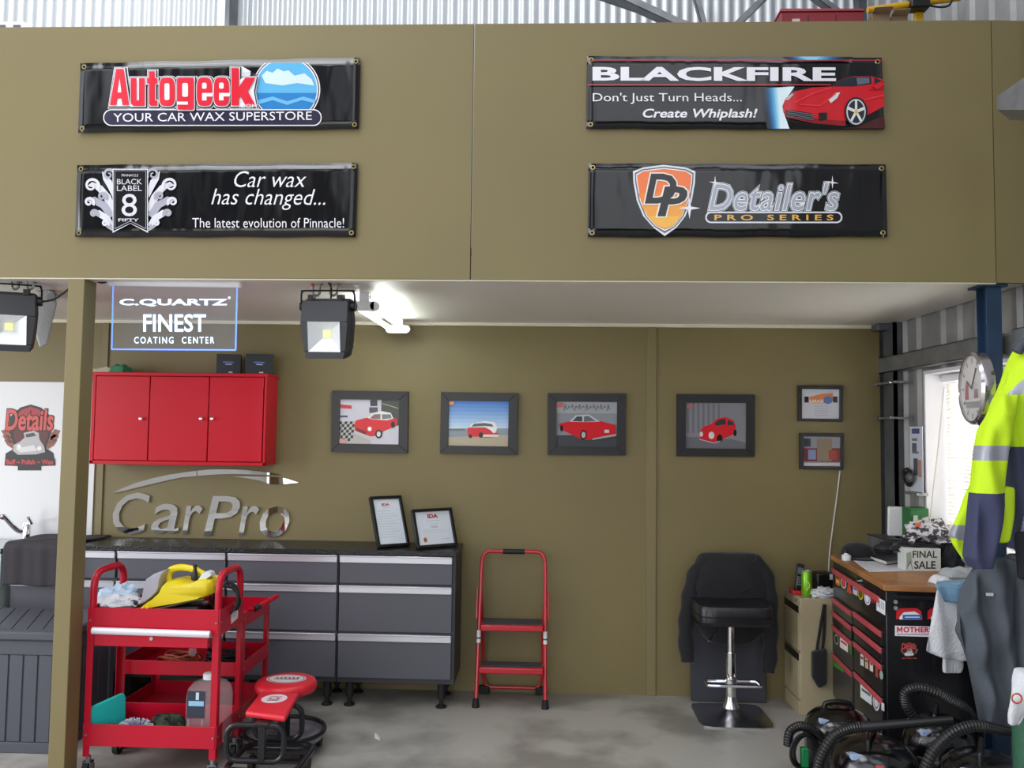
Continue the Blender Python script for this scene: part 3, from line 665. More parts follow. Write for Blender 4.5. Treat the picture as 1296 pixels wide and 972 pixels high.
for k, (x0, x1, dpt) in enumerate(((272, 300, 0), (309, 341, 0))):
    p0, p1 = at(x0, 471, 5.33), at(x1, 471, 5.33); zt2 = at(x0, 448, 5.33).z; th = math.radians(-22)
    w_ = (p1.x-p0.x); 
    t = thing('product_box', (p0.x+w_/2, 5.38, zt+.006), ('left' if k == 0 else 'right')+' black carton of the pair on top of the red wall cabinet', 'box', 'black cartons on the wall cabinet', rz=math.radians(18))
    h = zt2-zt-.006
    MB(mat('black_card', '#1d1e26', .4)).box((-w_*.52, -.055, 0), (w_*.52, .055, h)).build('carton', t, local=True, bevel=.002)
    mb = MB(C('#5a78c8')); mb.box((-.035, -.0562, h*.55), (.03, -.0555, h*.62)); mb.box((-.02, -.0562, h*.46), (.02, -.0555, h*.5), C('#c8ccd8')); mb.box((.0, -.0562, h*.05), (.025, -.0555, h*.12), C('#c8ccd8'))
    mb.build('printed_label', t, local=True)
# ================================================================== white splashback with the round badge decal, sink and tap
a0, a1 = at(-60, 485, WALL).x, at(126, 600, WALL).x; z1, z0 = at(100, 484, WALL).z, .93
struct(MB(mat('gloss_white_panel', '#d9dadd', .18)).box((a0, WALL-.010, z0), (at(120, 600, WALL).x, WALL-.001, z1)), 'wall_splashback')
def badge(art, q, small=False, onblack=False):
    """round badge: script word over a shield with a white car, leaves at the sides"""
    rd, bk, gy = C('#a8323a'), C('#2b2426'), C('#b9b6b8')
    g = lambda *p: [q(*k) for k in p]
    if not onblack: art.poly(g((90, 610), (135, 597), (180, 610), (215, 640), (225, 720), (205, 790), (235, 810), (243, 865), (182, 868), (182, 887), (78, 887), (78, 868), (20, 865), (25, 812), (55, 795), (40, 720), (45, 650)), bk)
    art.poly(g((95, 620), (135, 606), (175, 620), (200, 650), (70, 650)), rd)
    art.poly(g((60, 690), (215, 690), (212, 740), (190, 790), (80, 795), (62, 740)), C('#5e2a2c'))
    for sd in (0, 1):
        X = lambda x: x if sd == 0 else 270-x
        for (dx, dy) in ((0, 0), (6, 22), (14, 42)): art.poly([q(X(x+dx), y+dy) for x, y in ((5, 712), (28, 705), (50, 730), (46, 752), (20, 735))], C('#8d5a4a'), up=(dx == 0))
    art.text('Details', *q(24, 618), *q(236, 712), C('#3a1a1c'), bold=.06, shear=.15, ref=.025, slope=-.0); art.text('Details', *q(24, 618), *q(236, 712), C('#d0534e'), bold=.025, ref=.025, shear=.15)
    art.poly(g((58, 800), (62, 775), (90, 760), (110, 742), (105, 722), (150, 712), (172, 722), (175, 750), (195, 780), (200, 806), (160, 816), (80, 818)), gy)
    art.poly(g((112, 728), (150, 720), (160, 735), (118, 742)), C('#4b4a4e')); art.poly(g((70, 790), (150, 775), (165, 800), (90, 808)), C('#dcdadc'))
    for (x, y) in ((85, 782), (175, 790)): art.ell(*q(x, y), abs(q(10, 0)[0]-q(0, 0)[0]), abs(q(10, 0)[0]-q(0, 0)[0]), C('#eeecee'), 14)
    art.rect(*q(25, 835), *q(242, 864), bk); art.text('Buff ~ Polish ~ Wax', *q(30, 838), *q(238, 860), C('#d03a3c'), bold=.03)
    return art
t = thing('wall_decal', at(38, 595, WALL-.011), 'round red and black badge decal on the white splashback', 'decal')
badge(Art(ycut(WALL-.011), NY, .0004), crop(0, 340, 3.472)).build('badge_print', t)
# bench: carcasses, drawers, worktop
YF = 5.10; zb_, zt_ = .155, .912
edges = [at(p, 780, YF).x for p in (10, 145, 285, 427, 573)]
zt_ = at(500, 704, YF).z; zb_ = at(500, 862, YF).z
rows = [(at(500, 703, YF).z, at(500, 739, YF).z), (at(500, 741, YF).z, at(500, 800, YF).z), (at(500, 802, YF).z, at(500, 859, YF).z)]
def base_cab(x0, x1, label):
    t = thing('drawer_cabinet', ((x0+x1)/2, (YF+5.49)/2, 0), label, 'cabinet', 'grey drawer cabinets along the back wall')
    MB(CARC).box((x0+.002, YF+.02, zb_-.02), (x1-.002 if x1 < edges[4] else x1+.012, 5.49, zt_+.003)).build('carcass', t, bevel=.002)
    for (za, zc) in rows:
        d = MB(DGREY).box((x0+.008, YF, zc), (x1-.008, YF+.02, za-.048)).build('drawer', t, bevel=.002)
        mb = MB(ALU).box((x0+.008, YF-.012, za-.048), (x1-.008, YF+.02, za-.006)); mb.box((x0+.008, YF-.02, za-.012), (x1-.008, YF-.01, za-.003))
        mb.build('handle', d, bevel=.003)
    for x_ in (x0+.07, x1-.07):
        for y_ in (YF+.07, 5.42):
            MB(BLKR).lathe([(.034, 0), (.034, .008), (.012, .022), (.012, .05), (.024, .055), (.026, zb_-.022)], (x_, y_, 0), 14).build('leg', t)
    return t
for k, lb in enumerate(('grey drawer cabinet at the left end under the dark towel', 'grey drawer cabinet right behind the red trolley', 'grey drawer cabinet second from the right end of the bench', 'grey drawer cabinet at the right end of the bench, nearest the step ladder')): base_cab(edges[k], edges[k+1], lb)
wt = MB(TREAD).box((edges[0]-.01, YF-.008, zt_+.004), (edges[4]+.018, 5.49, zt_+.034)).build('worktop', bevel=.002)
ZB = zt_+.034
tag(wt, 'long black textured worktop running over the grey drawer cabinets', 'worktop')
# dark towel over the left end of the bench
cx0, cx1 = edges[0]-.006, at(112, 690, 5.4).x
TW = MB(mat('dark_towel', '#403d42', .95, bump=(110, .5, 3)))
def towel(u, v):
    x = cx0+(at(94, 690, 5.1).x-cx0)*u; s_ = v*.66
    wv = .006*math.sin(u*14)+.004*math.sin(u*31+2)
    if s_ < .36: return Vector((x+.35*max(0, .25-s_)*u*.6, 5.44-s_, ZB+.011+.003*math.sin(u*9+s_*20)))
    if s_ < .40: k = (s_-.36)/.04; return Vector((x, 5.08-.03*math.sin(k*math.pi/2), ZB+.011-.017*(1-math.cos(k*math.pi/2))))
    return Vector((x, 5.048-wv*.6-.006, ZB-.006-(s_-.40)*.92+.004*math.sin(u*8)))
TW.grid(towel, 30, 40); tag(TW.build('towel', solid=.012, smooth=1.2), 'dark grey towel draped over the left end of the bench', 'towel')
# sink bench further left
sx0, sx1 = at(-70, 690, 5.1).x, edges[0]-.035
t = thing('laundry_sink', ((sx0+sx1)/2, 5.3, 0), 'white laundry sink unit at the left edge beside the dark towel', 'sink')
MB(mat('pale_teal_laminate', '#c9dcd9', .4)).box((sx0, 5.06, .1), (sx1, 5.488, .90)).build('cabinet', t, bevel=.004)
MB(CARC).box((sx0+.02, 5.1, 0), (sx1-.02, 5.47, .1)).build('plinth', t)
MB(mat('sink_steel', '#b8bcc0', .25, .9)).box((sx0-.005, 5.045, .90), (sx1+.005, 5.488, .93)).box((sx0+.08, 5.12, .925), (sx1-.08, 5.14, .945)).build('rim', t, bevel=.004)
tp = at(33, 680, 5.40)
t = thing('mixer_tap', (tp.x, 5.40, .93), 'chrome mixer tap with a raised spout against the splashback', 'tap')
b0 = Vector((tp.x, 5.40, .93)); top_ = at(31, 660, 5.40); tipp = at(2, 654, 5.25)
MB(CHROME).lathe([(.034, 0), (.034, .012), (.026, .02), (.026, top_.z-.93-.01), (.02, top_.z-.93)], b0, 18).build('body', t)
MB(CHROME).tube(smooth_path([(tp.x, 5.40, .99), at(22, 671, 5.36), at(10, 659, 5.3), at(4, 653, 5.26), at(1, 657, 5.25)], 5), .015, 10).build('spout', t)
MB(CHROME).tube([top_+Vector((0, 0, -.012)), at(40, 662, 5.36), at(36, 655, 5.30)], .010, 8).build('lever', t)
# ================================================================== mirrored lettering on the wall
t = thing('wall_lettering', at(255, 690, WALL), 'large mirror finish wall lettering with a swoosh above, over the bench', 'sign')
q = crop(130, 580, 4.8); g = lambda *p: [q(*k) for k in p]
for ch, bb in (('C', (68, 208, 292, 460)), ('a', (300, 275, 468, 456)), ('r', (488, 285, 612, 460)), ('P', (618, 228, 838, 468)), ('r', (830, 288, 955, 468)), ('o', (958, 290, 1138, 480))):
    a = Art(ycut(WALL-.002), NY, .0); a.text(ch, *q(bb[0], bb[1]), *q(bb[2], bb[3]), MIRROR, bold=.004, shear=.2, thick=.014); o = a.build('letter', t)
for n, pts in enumerate((((58, 212), (120, 182), (200, 150), (300, 122), (400, 100), (500, 85), (568, 76), (572, 108), (480, 116), (400, 132), (250, 168), (140, 195)), ((572, 76), (650, 68), (740, 66), (860, 70), (960, 80), (1040, 92), (1078, 103), (950, 99), (790, 95), (680, 99), (576, 107)), ((790, 110), (950, 110), (1085, 117), (1130, 128), (1190, 148), (1110, 156), (1020, 158), (950, 135), (870, 120)))):
    fr_ = [at(*q(*p), WALL-.016) for p in pts]; MB(MIRROR).prism(fr_, [v+Vector((0, .014, 0)) for v in fr_]).build('swoosh', t, smooth=0)
# ================================================================== two certificates leaning on the bench
def cert(px, py, Y, a_, lean, wd, h, label, big):
    p = at(px, py, Y); base = Vector((p.x, Y, ZB))
    M = Matrix.Translation(base) @ Matrix.Rotation(math.radians(a_), 4, 'Z') @ Matrix.Rotation(-math.radians(lean), 4, 'X')
    t = thing('certificate_frame', base, label, 'picture frame', 'framed certificates on the bench', M=M)
    f_ = .018
    mb = MB(BLK)
    for (a, b) in (((-wd/2, -.03, 0), (wd/2, .0, f_)), ((-wd/2, -.03, h-f_), (wd/2, .0, h)), ((-wd/2, -.03, f_), (-wd/2+f_, 0, h-f_)), ((wd/2-f_, -.03, f_), (wd/2, 0, h-f_))): mb.box(a, b)
    mb.build('frame', t, local=True, bevel=.002)
    MB(BLK).box((-wd/2+.004, -.006, .004), (wd/2-.004, -.001, h-.004)).build('back_board', t, local=True)
    mb = MB(BLK).prism([(-.03, -.001, h*.7), (.03, -.001, h*.7), (.035, .085, .046), (-.035, .085, .046)], [(-.03, .003, h*.7), (.03, .003, h*.7), (.035, .089, .048), (-.035, .089, .048)])
    mb.build('strut', t, local=True)
    a = Art(lambda u, v: M @ Vector(((u-.5)*(wd-2*f_), -.014, f_+(1-v)*(h-2*f_))), M.to_3x3() @ Vector((0, -1, 0)), 0)
    a.rect(0, 0, 1, 1, C('#e2e8f4', .25))
    if big:
        a.text('IDA', .36, .07, .66, .2, C('#b5303e'), bold=.05); ys = [(.27, .3, .7, '#9aa0b0')]
        a.text('Details', .42, .42, .6, .49, C('#7c8296')); ys += [(.36, .4, .62, '#b7bccb'), (.56, .15, .85, '#b7bccb'), (.62, .2, .8, '#b7bccb'), (.84, .66, .9, '#9aa0b0')]
        a.ell(.2, .84, .05, .075, C('#b58a4a')); a.ell(.2, .84, .03, .045, C('#b5403e'))
    else:
        a.text('IDA', .32, .09, .62, .15, C('#b5303e'), bold=.05); ys = [(.18, .36, .58, '#a9aebc')]+[(.26+.057*k, .13, .62+.22*((k*7) % 3)/2, '#b4bac8') for k in range(11)]
    for (y, x0, x1, h_) in ys: a.rect(x0, y, x1, y+.008, C(h_), up=False) if ys.index((y, x0, x1, h_)) else a.rect(x0, y, x1, y+.008, C(h_))
    a.build('certificate', t)
cert(497, 695, 5.22, 36, 25, .22, .335, 'taller upright black framed certificate leaning on the bench', False)
cert(552, 694, 5.25, 38, 20, .292, .248, 'wider black framed certificate leaning near the right end of the bench', True)
# ================================================================== pictures on the back wall
YP = WALL-.028
def frame_pic(c, label, group, fw_, inner):
    P = [at(x, y, YP) for x, y in c]; t = thing('wall_picture', (P[2]+P[3])/2+Vector((0, .02, 0)), label, 'picture', group)
    I_ = [at(x, y, YP) for x, y in inner]
    mb = MB(mat('frame_black', '#1f1f24', .35))
    for k in range(4):
        j = (k+1) % 4
        mb.prism([P[k], P[j], I_[j], I_[k]], [v+Vector((0, .026, 0)) for v in (P[k], P[j], I_[j], I_[k])])
    fr_ = mb.build('frame', t, smooth=0, bevel=.002)
    MB(BLK).prism([v+Vector((0, .016, 0)) for v in P], [v+Vector((0, .027, 0)) for v in P]).build('backing', t, smooth=0)
    return t, Art(ycut(YP+.014), NY, .0), I_
def cprint(h): return mat('photo_'+h.strip('#'), h, .2, spec=.3)
G1 = 'framed car photographs on the back wall'
q = crop(400, 470, 4.225); g = lambda *p: [q(*k) for k in p]
# 1 red sedan in a showroom
t, a, I_ = frame_pic(g((84, 102), (493, 108), (488, 438), (80, 430)), 'leftmost framed photo, red saloon car with white roof on chequered floor', G1, 0, g((127, 149), (444, 153), (440, 391), (123, 386)))
a.poly(g((124, 147), (446, 150), (443, 393), (121, 388)), cprint('#cbc9d6')); a.poly(g((350, 152), (446, 154), (443, 290), (346, 285)), cprint('#4a4d4a'))
a.poly(g((121, 270), (230, 265), (300, 390), (121, 388)), cprint('#b9b6b4'))
for i in range(6):
    for j in range(7):
        if (i+j) % 2 == 0: a.poly(g((126+i*14-j*2, 268+j*15), (140+i*14-j*2, 267+j*15), (138+i*14-j*2, 282+j*15), (124+i*14-j*2, 283+j*15)), cprint('#2f2d30'), up=(i+j == 0))
a.rect(*q(290, 153), *q(328, 186), cprint('#3d3c42')); a.rect(*q(285, 192), *q(330, 222), cprint('#55535a')); a.poly(g((130, 176), (190, 182), (192, 200), (130, 196)), cprint('#c8323a')); a.rect(*q(128, 236), *q(170, 246), cprint('#4b5060'))
a.line(g((355, 172), (440, 198)), .6, cprint('#c9cf9a'))
r_, rd_ = cprint('#d6252f'), cprint('#7d1a20')
a.poly(g((205, 285), (215, 262), (270, 248), (300, 252), (380, 258), (425, 250), (437, 262), (432, 290), (360, 320), (340, 345), (290, 350), (210, 320)), r_)
a.poly(g((275, 248), (305, 222), (350, 212), (400, 222), (415, 252), (380, 262), (300, 256)), cprint('#e5e4e6')); a.poly(g((290, 248), (312, 230), (345, 228), (345, 255), (300, 254)), cprint('#8e6c70')); a.poly(g((352, 230), (400, 230), (405, 250), (355, 257)), cprint('#7a7f86'))
a.poly(g((205, 315), (290, 348), (345, 345), (345, 358), (285, 366), (205, 330)), cprint('#c9c6cc')); a.ell(*q(336, 335), 4.3, 5.6, cprint('#1f1d20')); a.ell(*q(336, 335), 2.5, 3.4, cprint('#cfcfd4')); a.ell(*q(412, 285), 2.5, 4, cprint('#1f1d20'))
a.ell(*q(288, 308), 2.6, 2.8, cprint('#efeef0')); a.poly(g((215, 300), (270, 322), (268, 338), (215, 318)), rd_); a.rect(*q(126, 362), *q(158, 384), cprint('#e09a9a'))
a.build('photo_print', t)
# 2 red van by the sea
t, a, I_ = frame_pic(g((668, 110), (1080, 116), (1074, 447), (662, 438)), 'second framed photo from the left, red and white van under blue sky', G1, 0, g((710, 156), (1030, 161), (1026, 402), (706, 396)))
for k, h in enumerate(('#4a7fd0', '#5a8cd6', '#6b99db', '#7da7df', '#90b4e4', '#a3c1e8', '#b4cdec', '#c3d8ee')): a.poly(g((708, 154+k*20), (1032, 158+k*20), (1031, 330), (707, 330)), cprint(h))
a.poly(g((706, 305), (1030, 305), (1029, 360), (705, 358)), cprint('#8c97a4')); a.poly(g((705, 352), (1029, 340), (1028, 404), (705, 398)), cprint('#b3a78f'))
a.poly(g((712, 308), (790, 306), (800, 318), (712, 318)), cprint('#6d7784'))
a.poly(g((810, 310), (815, 300), (905, 300), (945, 320), (975, 330), (972, 350), (905, 355), (870, 350), (812, 348)), r_); a.poly(g((815, 300), (835, 278), (900, 266), (955, 272), (970, 300), (960, 330), (930, 312), (905, 300)), cprint('#e8e8ec')); a.poly(g((830, 296), (845, 280), (900, 276), (940, 282), (950, 296), (905, 292)), cprint('#59616c'))
a.poly(g((925, 305), (968, 300), (950, 332)), cprint('#efeff2')); a.rect(*q(880, 338), *q(975, 350), cprint('#dadada')); a.ell(*q(882, 340), 2.8, 3.6, cprint('#231f20')); a.ell(*q(826, 347), 2, 2.4, cprint('#231f20')); a.rect(*q(712, 162), *q(738, 180), cprint('#d98b4e'))
a.build('photo_print', t)
# 3 red coupe
q = crop(680, 470, 3.086); g = lambda *p: [q(*k) for k in p]
t, a, I_ = frame_pic(g((41, 85), (346, 87), (345, 328), (40, 326)), 'third framed photo from the left, red coupe before a graffiti wall', G1, 0, g((75, 118), (312, 120), (311, 296), (74, 295)))
a.poly(g((73, 116), (314, 118), (313, 298), (72, 297)), cprint('#8f959e')); a.poly(g((73, 116), (314, 118), (313, 165), (73, 163)), cprint('#a7aab2')); a.poly(g((73, 250), (313, 245), (313, 298), (72, 297)), cprint('#4b4d52'))
for k in range(13): x = 104+k*14; a.line(g((x, 155-(k % 3)*6), (x+5, 130+(k % 2)*5), (x+10, 150-(k % 2)*8)), .8, cprint('#5a5e68'))
a.poly(g((85, 205), (130, 194), (200, 192), (250, 195), (305, 210), (308, 250), (240, 262), (190, 268), (165, 262), (110, 235), (88, 220)), r_); a.poly(g((125, 196), (150, 172), (200, 168), (245, 196), (190, 198)), cprint('#c7cbd2')); a.poly(g((137, 194), (155, 176), (175, 176), (176, 196)), cprint('#4c525a')); a.poly(g((182, 176), (200, 174), (228, 194), (182, 197)), cprint('#687078'))
a.ell(*q(180, 248), 4.2, 6, cprint('#1d1c1f')); a.ell(*q(180, 248), 2.6, 4, cprint('#b9bcc2')); a.ell(*q(95, 222), 2, 4, cprint('#1d1c1f')); a.poly(g((215, 262), (308, 244), (308, 252), (215, 268)), cprint('#a9adb4')); a.rect(*q(262, 228), *q(280, 240), cprint('#d6d7da')); a.rect(*q(76, 124), *q(102, 140), cprint('#c46a6a'))
a.build('photo_print', t)
# 4 red beetle
t, a, I_ = frame_pic(g((546, 88), (851, 90), (849, 334), (545, 331)), 'rightmost large framed photo, small rounded red car indoors', G1, 0, g((581, 122), (817, 124), (816, 303), (580, 300)))
a.poly(g((579, 120), (819, 122), (818, 305), (578, 302)), cprint('#85858e')); 
for k in range(7): a.poly(g((585+k*20, 122), (593+k*20, 122), (593+k*20, 240), (585+k*20, 240)), cprint('#72727c'), up=(k == 0))
a.poly(g((579, 255), (760, 265), (818, 280), (818, 305), (578, 302)), cprint('#6f6f78'))
a.poly(g((630, 240), (650, 215), (680, 205), (700, 185), (735, 178), (765, 190), (776, 215), (770, 245), (715, 268), (690, 280), (640, 270)), r_); a.poly(g((690, 205), (708, 188), (735, 184), (738, 206), (700, 212)), cprint('#3b3f46')); a.poly(g((742, 188), (765, 198), (768, 210), (742, 210)), cprint('#3b3f46'))
a.ell(*q(680, 250), 3.6, 4.6, cprint('#d7d3d6')); a.ell(*q(640, 245), 2.2, 3.2, cprint('#d7d3d6')); a.ell(*q(712, 262), 3.6, 5, cprint('#1f1d20')); a.ell(*q(772, 240), 2, 4.4, cprint('#1f1d20')); a.line(g((632, 265), (690, 280), (715, 272)), 1, cprint('#b9bac0')); a.rect(*q(582, 128), *q(608, 144), cprint('#a97078'))
a.build('photo_print', t)
# 5, 6 small frames
G2 = 'small framed prints near the corner'
t, a, I_ = frame_pic(g((1020, 55), (1195, 56), (1194, 197), (1021, 194)), 'upper small framed certificate near the right corner of the wall', G2, 0, g((1034, 69), (1182, 70), (1181, 185), (1034, 184)))
a.poly(g((1032, 67), (1184, 68), (1183, 187), (1032, 186)), cprint('#c9cad6')); a.rect(*q(1043, 98), *q(1060, 122), cprint('#26262c')); a.rect(*q(1155, 98), *q(1172, 122), cprint('#26262c'))
a.poly(g((1062, 100), (1110, 88), (1155, 84), (1155, 112), (1115, 126), (1062, 124)), cprint('#cf7f50')); a.ell(*q(1135, 112), 6, 5, cprint('#5f7bb0')); a.text('GARAGE', *q(1062, 110), *q(1118, 124), cprint('#efe5d6'), bold=.03)
for k in range(5): a.line(g((1080, 136+k*9), (1136, 136+k*9)), .5, cprint('#9498a8'))
a.build('photo_print', t)
t, a, I_ = frame_pic(g((1027, 240), (1197, 242), (1196, 384), (1027, 382)), 'lower small framed photo of red buildings near the right corner', G2, 0, g((1041, 254), (1186, 256), (1185, 372), (1040, 370)))
a.poly(g((1039, 252), (1188, 254), (1187, 374), (1038, 372)), cprint('#8d8f98')); a.poly(g((1039, 300), (1188, 300), (1187, 355), (1038, 352)), cprint('#7c3a42')); a.rect(*q(1058, 306), *q(1088, 344), cprint('#7d90b8')); a.rect(*q(1042, 262), *q(1068, 294), cprint('#3e4450')); a.rect(*q(1092, 262), *q(1150, 350), cprint('#8a7a68')); a.rect(*q(1138, 308), *q(1170, 344), cprint('#a34a3c')); a.rect(*q(1040, 358), *q(1184, 369), cprint('#c9c4c8'))
a.build('photo_print', t)
mb = MB(mat('white_cable', '#cfcdc8', .5)).tube(smooth_path([at(1063, 596, WALL-.006), at(1060, 622, WALL-.008), at(1055, 660, WALL-.008), at(1050, 700, WALL-.008), at(1048, 740, WALL-.01)], 4), .0045, 6)
tag(mb.build('cable'), 'thin white cable hanging down the wall from the lower small frame', 'cable')
# ================================================================== red folding step ladder
yb, yt = 5.165, 5.40
bl_, br_, = atz(602, 895, .0), atz(690, 897, .0); yb = (bl_.y+br_.y)/2
zt2 = at(648, 698, yt).z; xl, xr = at(610, 720, yt).x, at(690, 720, yt).x
t = thing('step_ladder', ((bl_.x+br_.x)/2, 5.3, 0), 'red two step folding ladder standing against the olive wall', 'step ladder')
RL = mat('ladder_red', '#b8182a', .3, coat=.3)
lp = lambda f, x0, x1: Vector((x0+(x1-x0)*f, yb+(yt-yb)*f, zt2*f))
Lp = [lp(f, bl_.x, xl) for f in (.035, .3, .6, .88)]; Rp = [lp(f, br_.x, xr) for f in (.88, .6, .3, .035)]
tl, tr_ = lp(1, bl_.x+.03, xl+.045), lp(1, br_.x-.03, xr-.045)
pth = Lp[:3]+[lp(.8, bl_.x, xl)]+smooth_path([Lp[3], lp(.955, bl_.x+.004, xl+.006), lp(.99, bl_.x+.02, xl+.025), tl], 4)+smooth_path([tr_, lp(.99, br_.x-.02, xr-.025), lp(.955, br_.x-.004, xr-.006), Rp[0]], 4)+[lp(.8, br_.x, xr)]+Rp[1:]
MB(RL).tube(pth, .0125, 10).build('front_frame', t)
m_ = tl.lerp(tr_, .5); MB(BLKR).cyl(m_-Vector((.07, 0, 0)), m_+Vector((.07, 0, 0)), .0165, 12).build('grip', t)
for p in (bl_, br_): MB(BLKR).lathe([(.024, 0), (.022, .02), (.018, .05), (.015, .052)], (p.x, p.y, 0), 14).build('rubber_foot', t)
yr = 5.46; 
rl = [Vector((xl-.004, 5.40, .66)), Vector((xl+.01, 5.42, .4)), Vector((xl+.01, yr, .12))]; rr = [Vector((xr+.004, 5.40, .66)), Vector((xr-.01, 5.42, .4)), Vector((xr-.01, yr, .12))]
MB(RL).tube(smooth_path(rl[::-1], 3)[::-1]+[Vector((xl+.03, yr, .055)), Vector((xl+.06, yr, .04)), Vector((xr-.06, yr, .04)), Vector((xr-.03, yr, .055))]+smooth_path(rr[::-1], 3), .011, 8).build('rear_frame', t)
for x_ in (xl+.02, xr-.02): MB(BLKR).box((x_-.035, yr-.02, 0), (x_+.035, yr+.02, .05)).build('rubber_foot', t, bevel=.006)
for (za, y0, d_, name) in ((at(648, 794, 5.25).z, 5.235, .17, 'upper_tread'), (at(648, 848, 5.2).z, 5.19, .12, 'lower_tread')):
    f = za/zt2; x0, x1 = lp(f, bl_.x, xl).x+.012, lp(f, br_.x, xr).x-.012
    mb = MB(RL).box((x0, y0-.012, za-.022), (x1, y0+d_, za+.018)); o = mb.build('tread', t, bevel=.008)
    MB(mat('tread_rubber', '#3e3e42', .8, bump=(120, .3, 1))).box((x0+.012, y0+.006, za+.018), (x1-.012, y0+d_-.006, za+.022)).build('rubber_mat', o, bevel=.001)
for sx_, f in ((-1, 0), (1, 1)):
    for za in (.37,):
        p = lp(.40, bl_.x, xl) if f == 0 else lp(.40, br_.x, xr)
        mb = MB(C('#dfe0e4')).tube([p, lp(.48, bl_.x, xl) if f == 0 else lp(.48, br_.x, xr)], .0131, 10); mb.tube([lp(.425, bl_.x, xl) if f == 0 else lp(.425, br_.x, xr), lp(.435, bl_.x, xl) if f == 0 else lp(.435, br_.x, xr)], .0133, 10, C('#45484f')); mb.build('warning_label', t, label='white warning sticker')
    p = lp(.72, bl_.x, xl) if f == 0 else lp(.72, br_.x, xr)
    MB(RL).prism([(p.x+sx_*.016, p.y-.01, p.z+.03), (p.x+sx_*.016, p.y+.03, p.z+.03), (p.x+sx_*.016, p.y+.035, p.z-.13), (p.x+sx_*.016, p.y-.03, p.z-.15)], [(p.x+sx_*.021, p.y-.01, p.z+.03), (p.x+sx_*.021, p.y+.03, p.z+.03), (p.x+sx_*.026, p.y+.035, p.z-.13), (p.x+sx_*.026, p.y-.03, p.z-.15)]).build('hinge_plate', t)
# ================================================================== dark board behind, bar stool, jacket over its back
p0, p1 = at(874, 800, 5.44), at(968, 800, 5.44); bz = at(920, 770, 5.44).z
bd = MB(mat('dark_board', '#3a3b44', .75, bump=(140, .2, 3))).prism([(p0.x, 5.40, 0), (p1.x, 5.40, 0), (p1.x, 5.45, bz), (p0.x, 5.45, bz)], [(p0.x, 5.44, 0), (p1.x, 5.44, 0), (p1.x, 5.49, bz), (p0.x, 5.49, bz)])
tag(bd.build('foam_board', bevel=.006), 'dark grey board leaning on the wall behind the bar stool', 'board')
sc0 = at(925, 860, 5.14); SX, SY = sc0.x, 5.14
t = thing('bar_stool', (SX, SY, 0), 'black padded bar stool with chrome stem and square base', 'stool')
hw = .215; mb = MB(CHROME); rs = []
for (h_, z_, p_) in ((hw, 0, 8), (hw, .008, 8), (hw*.72, .016, 5), (.09, .032, 3), (.05, .055, 2), (.036, .09, 2), (.031, .12, 2)):
    ring = []
    for k in range(32):
        th = 2*math.pi*k/32; c__, s__ = math.cos(th), math.sin(th); r__ = h_/((abs(c__)**p_+abs(s__)**p_)**(1/p_)); ring.append((SX+r__*c__, SY+r__*s__, z_))
    rs.append(ring)
mb.mats[0] = mat('satin_chrome', '#d9d9de', .22, 1.0); mb.rings(rs).build('base', t)
zs = at(925, 790, SY-.1).z
MB(CHROME).cyl((SX, SY, .11), (SX, SY, .38), .030, 18).cyl((SX, SY, .38), (SX, SY, zs), .022, 16).build('stem', t)
fz = at(925, 862, SY).z
MB(CHROME).tube(smooth_path([(SX-.14, SY-.1, fz), (SX-.155, SY-.085, fz), (SX-.155, SY-.02, fz), (SX-.14, SY, fz), (SX-.03, SY, fz), (SX+.03, SY, fz), (SX+.14, SY, fz), (SX+.155, SY-.02, fz), (SX+.155, SY-.085, fz), (SX+.14, SY-.1, fz), (SX, SY-.1, fz)], 3, closed=True), .0095, 8, closed=True).cyl((SX, SY, fz-.03), (SX, SY, fz+.02), .036, 16).build('foot_ring', t)
LEA = mat('black_leather', '#1f1f24', .32, bump=(60, .12, 3))
mb = MB(LEA)
def seatf(u, v): 
    x = SX-.225+.45*u; y = SY-.2+.38*v
    return x, y
zt3 = at(925, 769, SY-.2).z
mb.rings([[(SX+x_*.222*k_, SY+.0+y_*.19*k_, z_) for (x_, y_) in [(math.copysign(abs(math.cos(a_))**.35, math.cos(a_)), math.copysign(abs(math.sin(a_))**.35, math.sin(a_))) for a_ in [2*math.pi*i/40 for i in range(40)]]] for (k_, z_) in ((.8, zs-.005), (.93, zs), (1.0, zs+.02), (1.0, zt3-.02), (.97, zt3-.006), (.85, zt3), (.3, zt3-.004))])
mb.build('seat', t)
MB(C('#0c0c0e')).tube([(SX+.222*math.copysign(abs(math.cos(a_))**.35, math.cos(a_))*1.003, SY+.19*math.copysign(abs(math.sin(a_))**.35, math.sin(a_))*1.003, (zs+zt3)/2-.006) for a_ in [2*math.pi*i/40 for i in range(40)]], .004, 6, closed=True).build('piping', t)
MB(CHROME).tube([(SX-.06, SY-.03, zs-.01), (SX-.1, SY-.1, zs-.035), (SX-.165, SY-.17, zs-.085)], .005, 8).build('height_lever', t)
MB(LEA).box((SX-.15, SY+.165, zt3-.04), (SX+.15, SY+.2, .90)).build('backrest', t, bevel=.018, bseg=4)
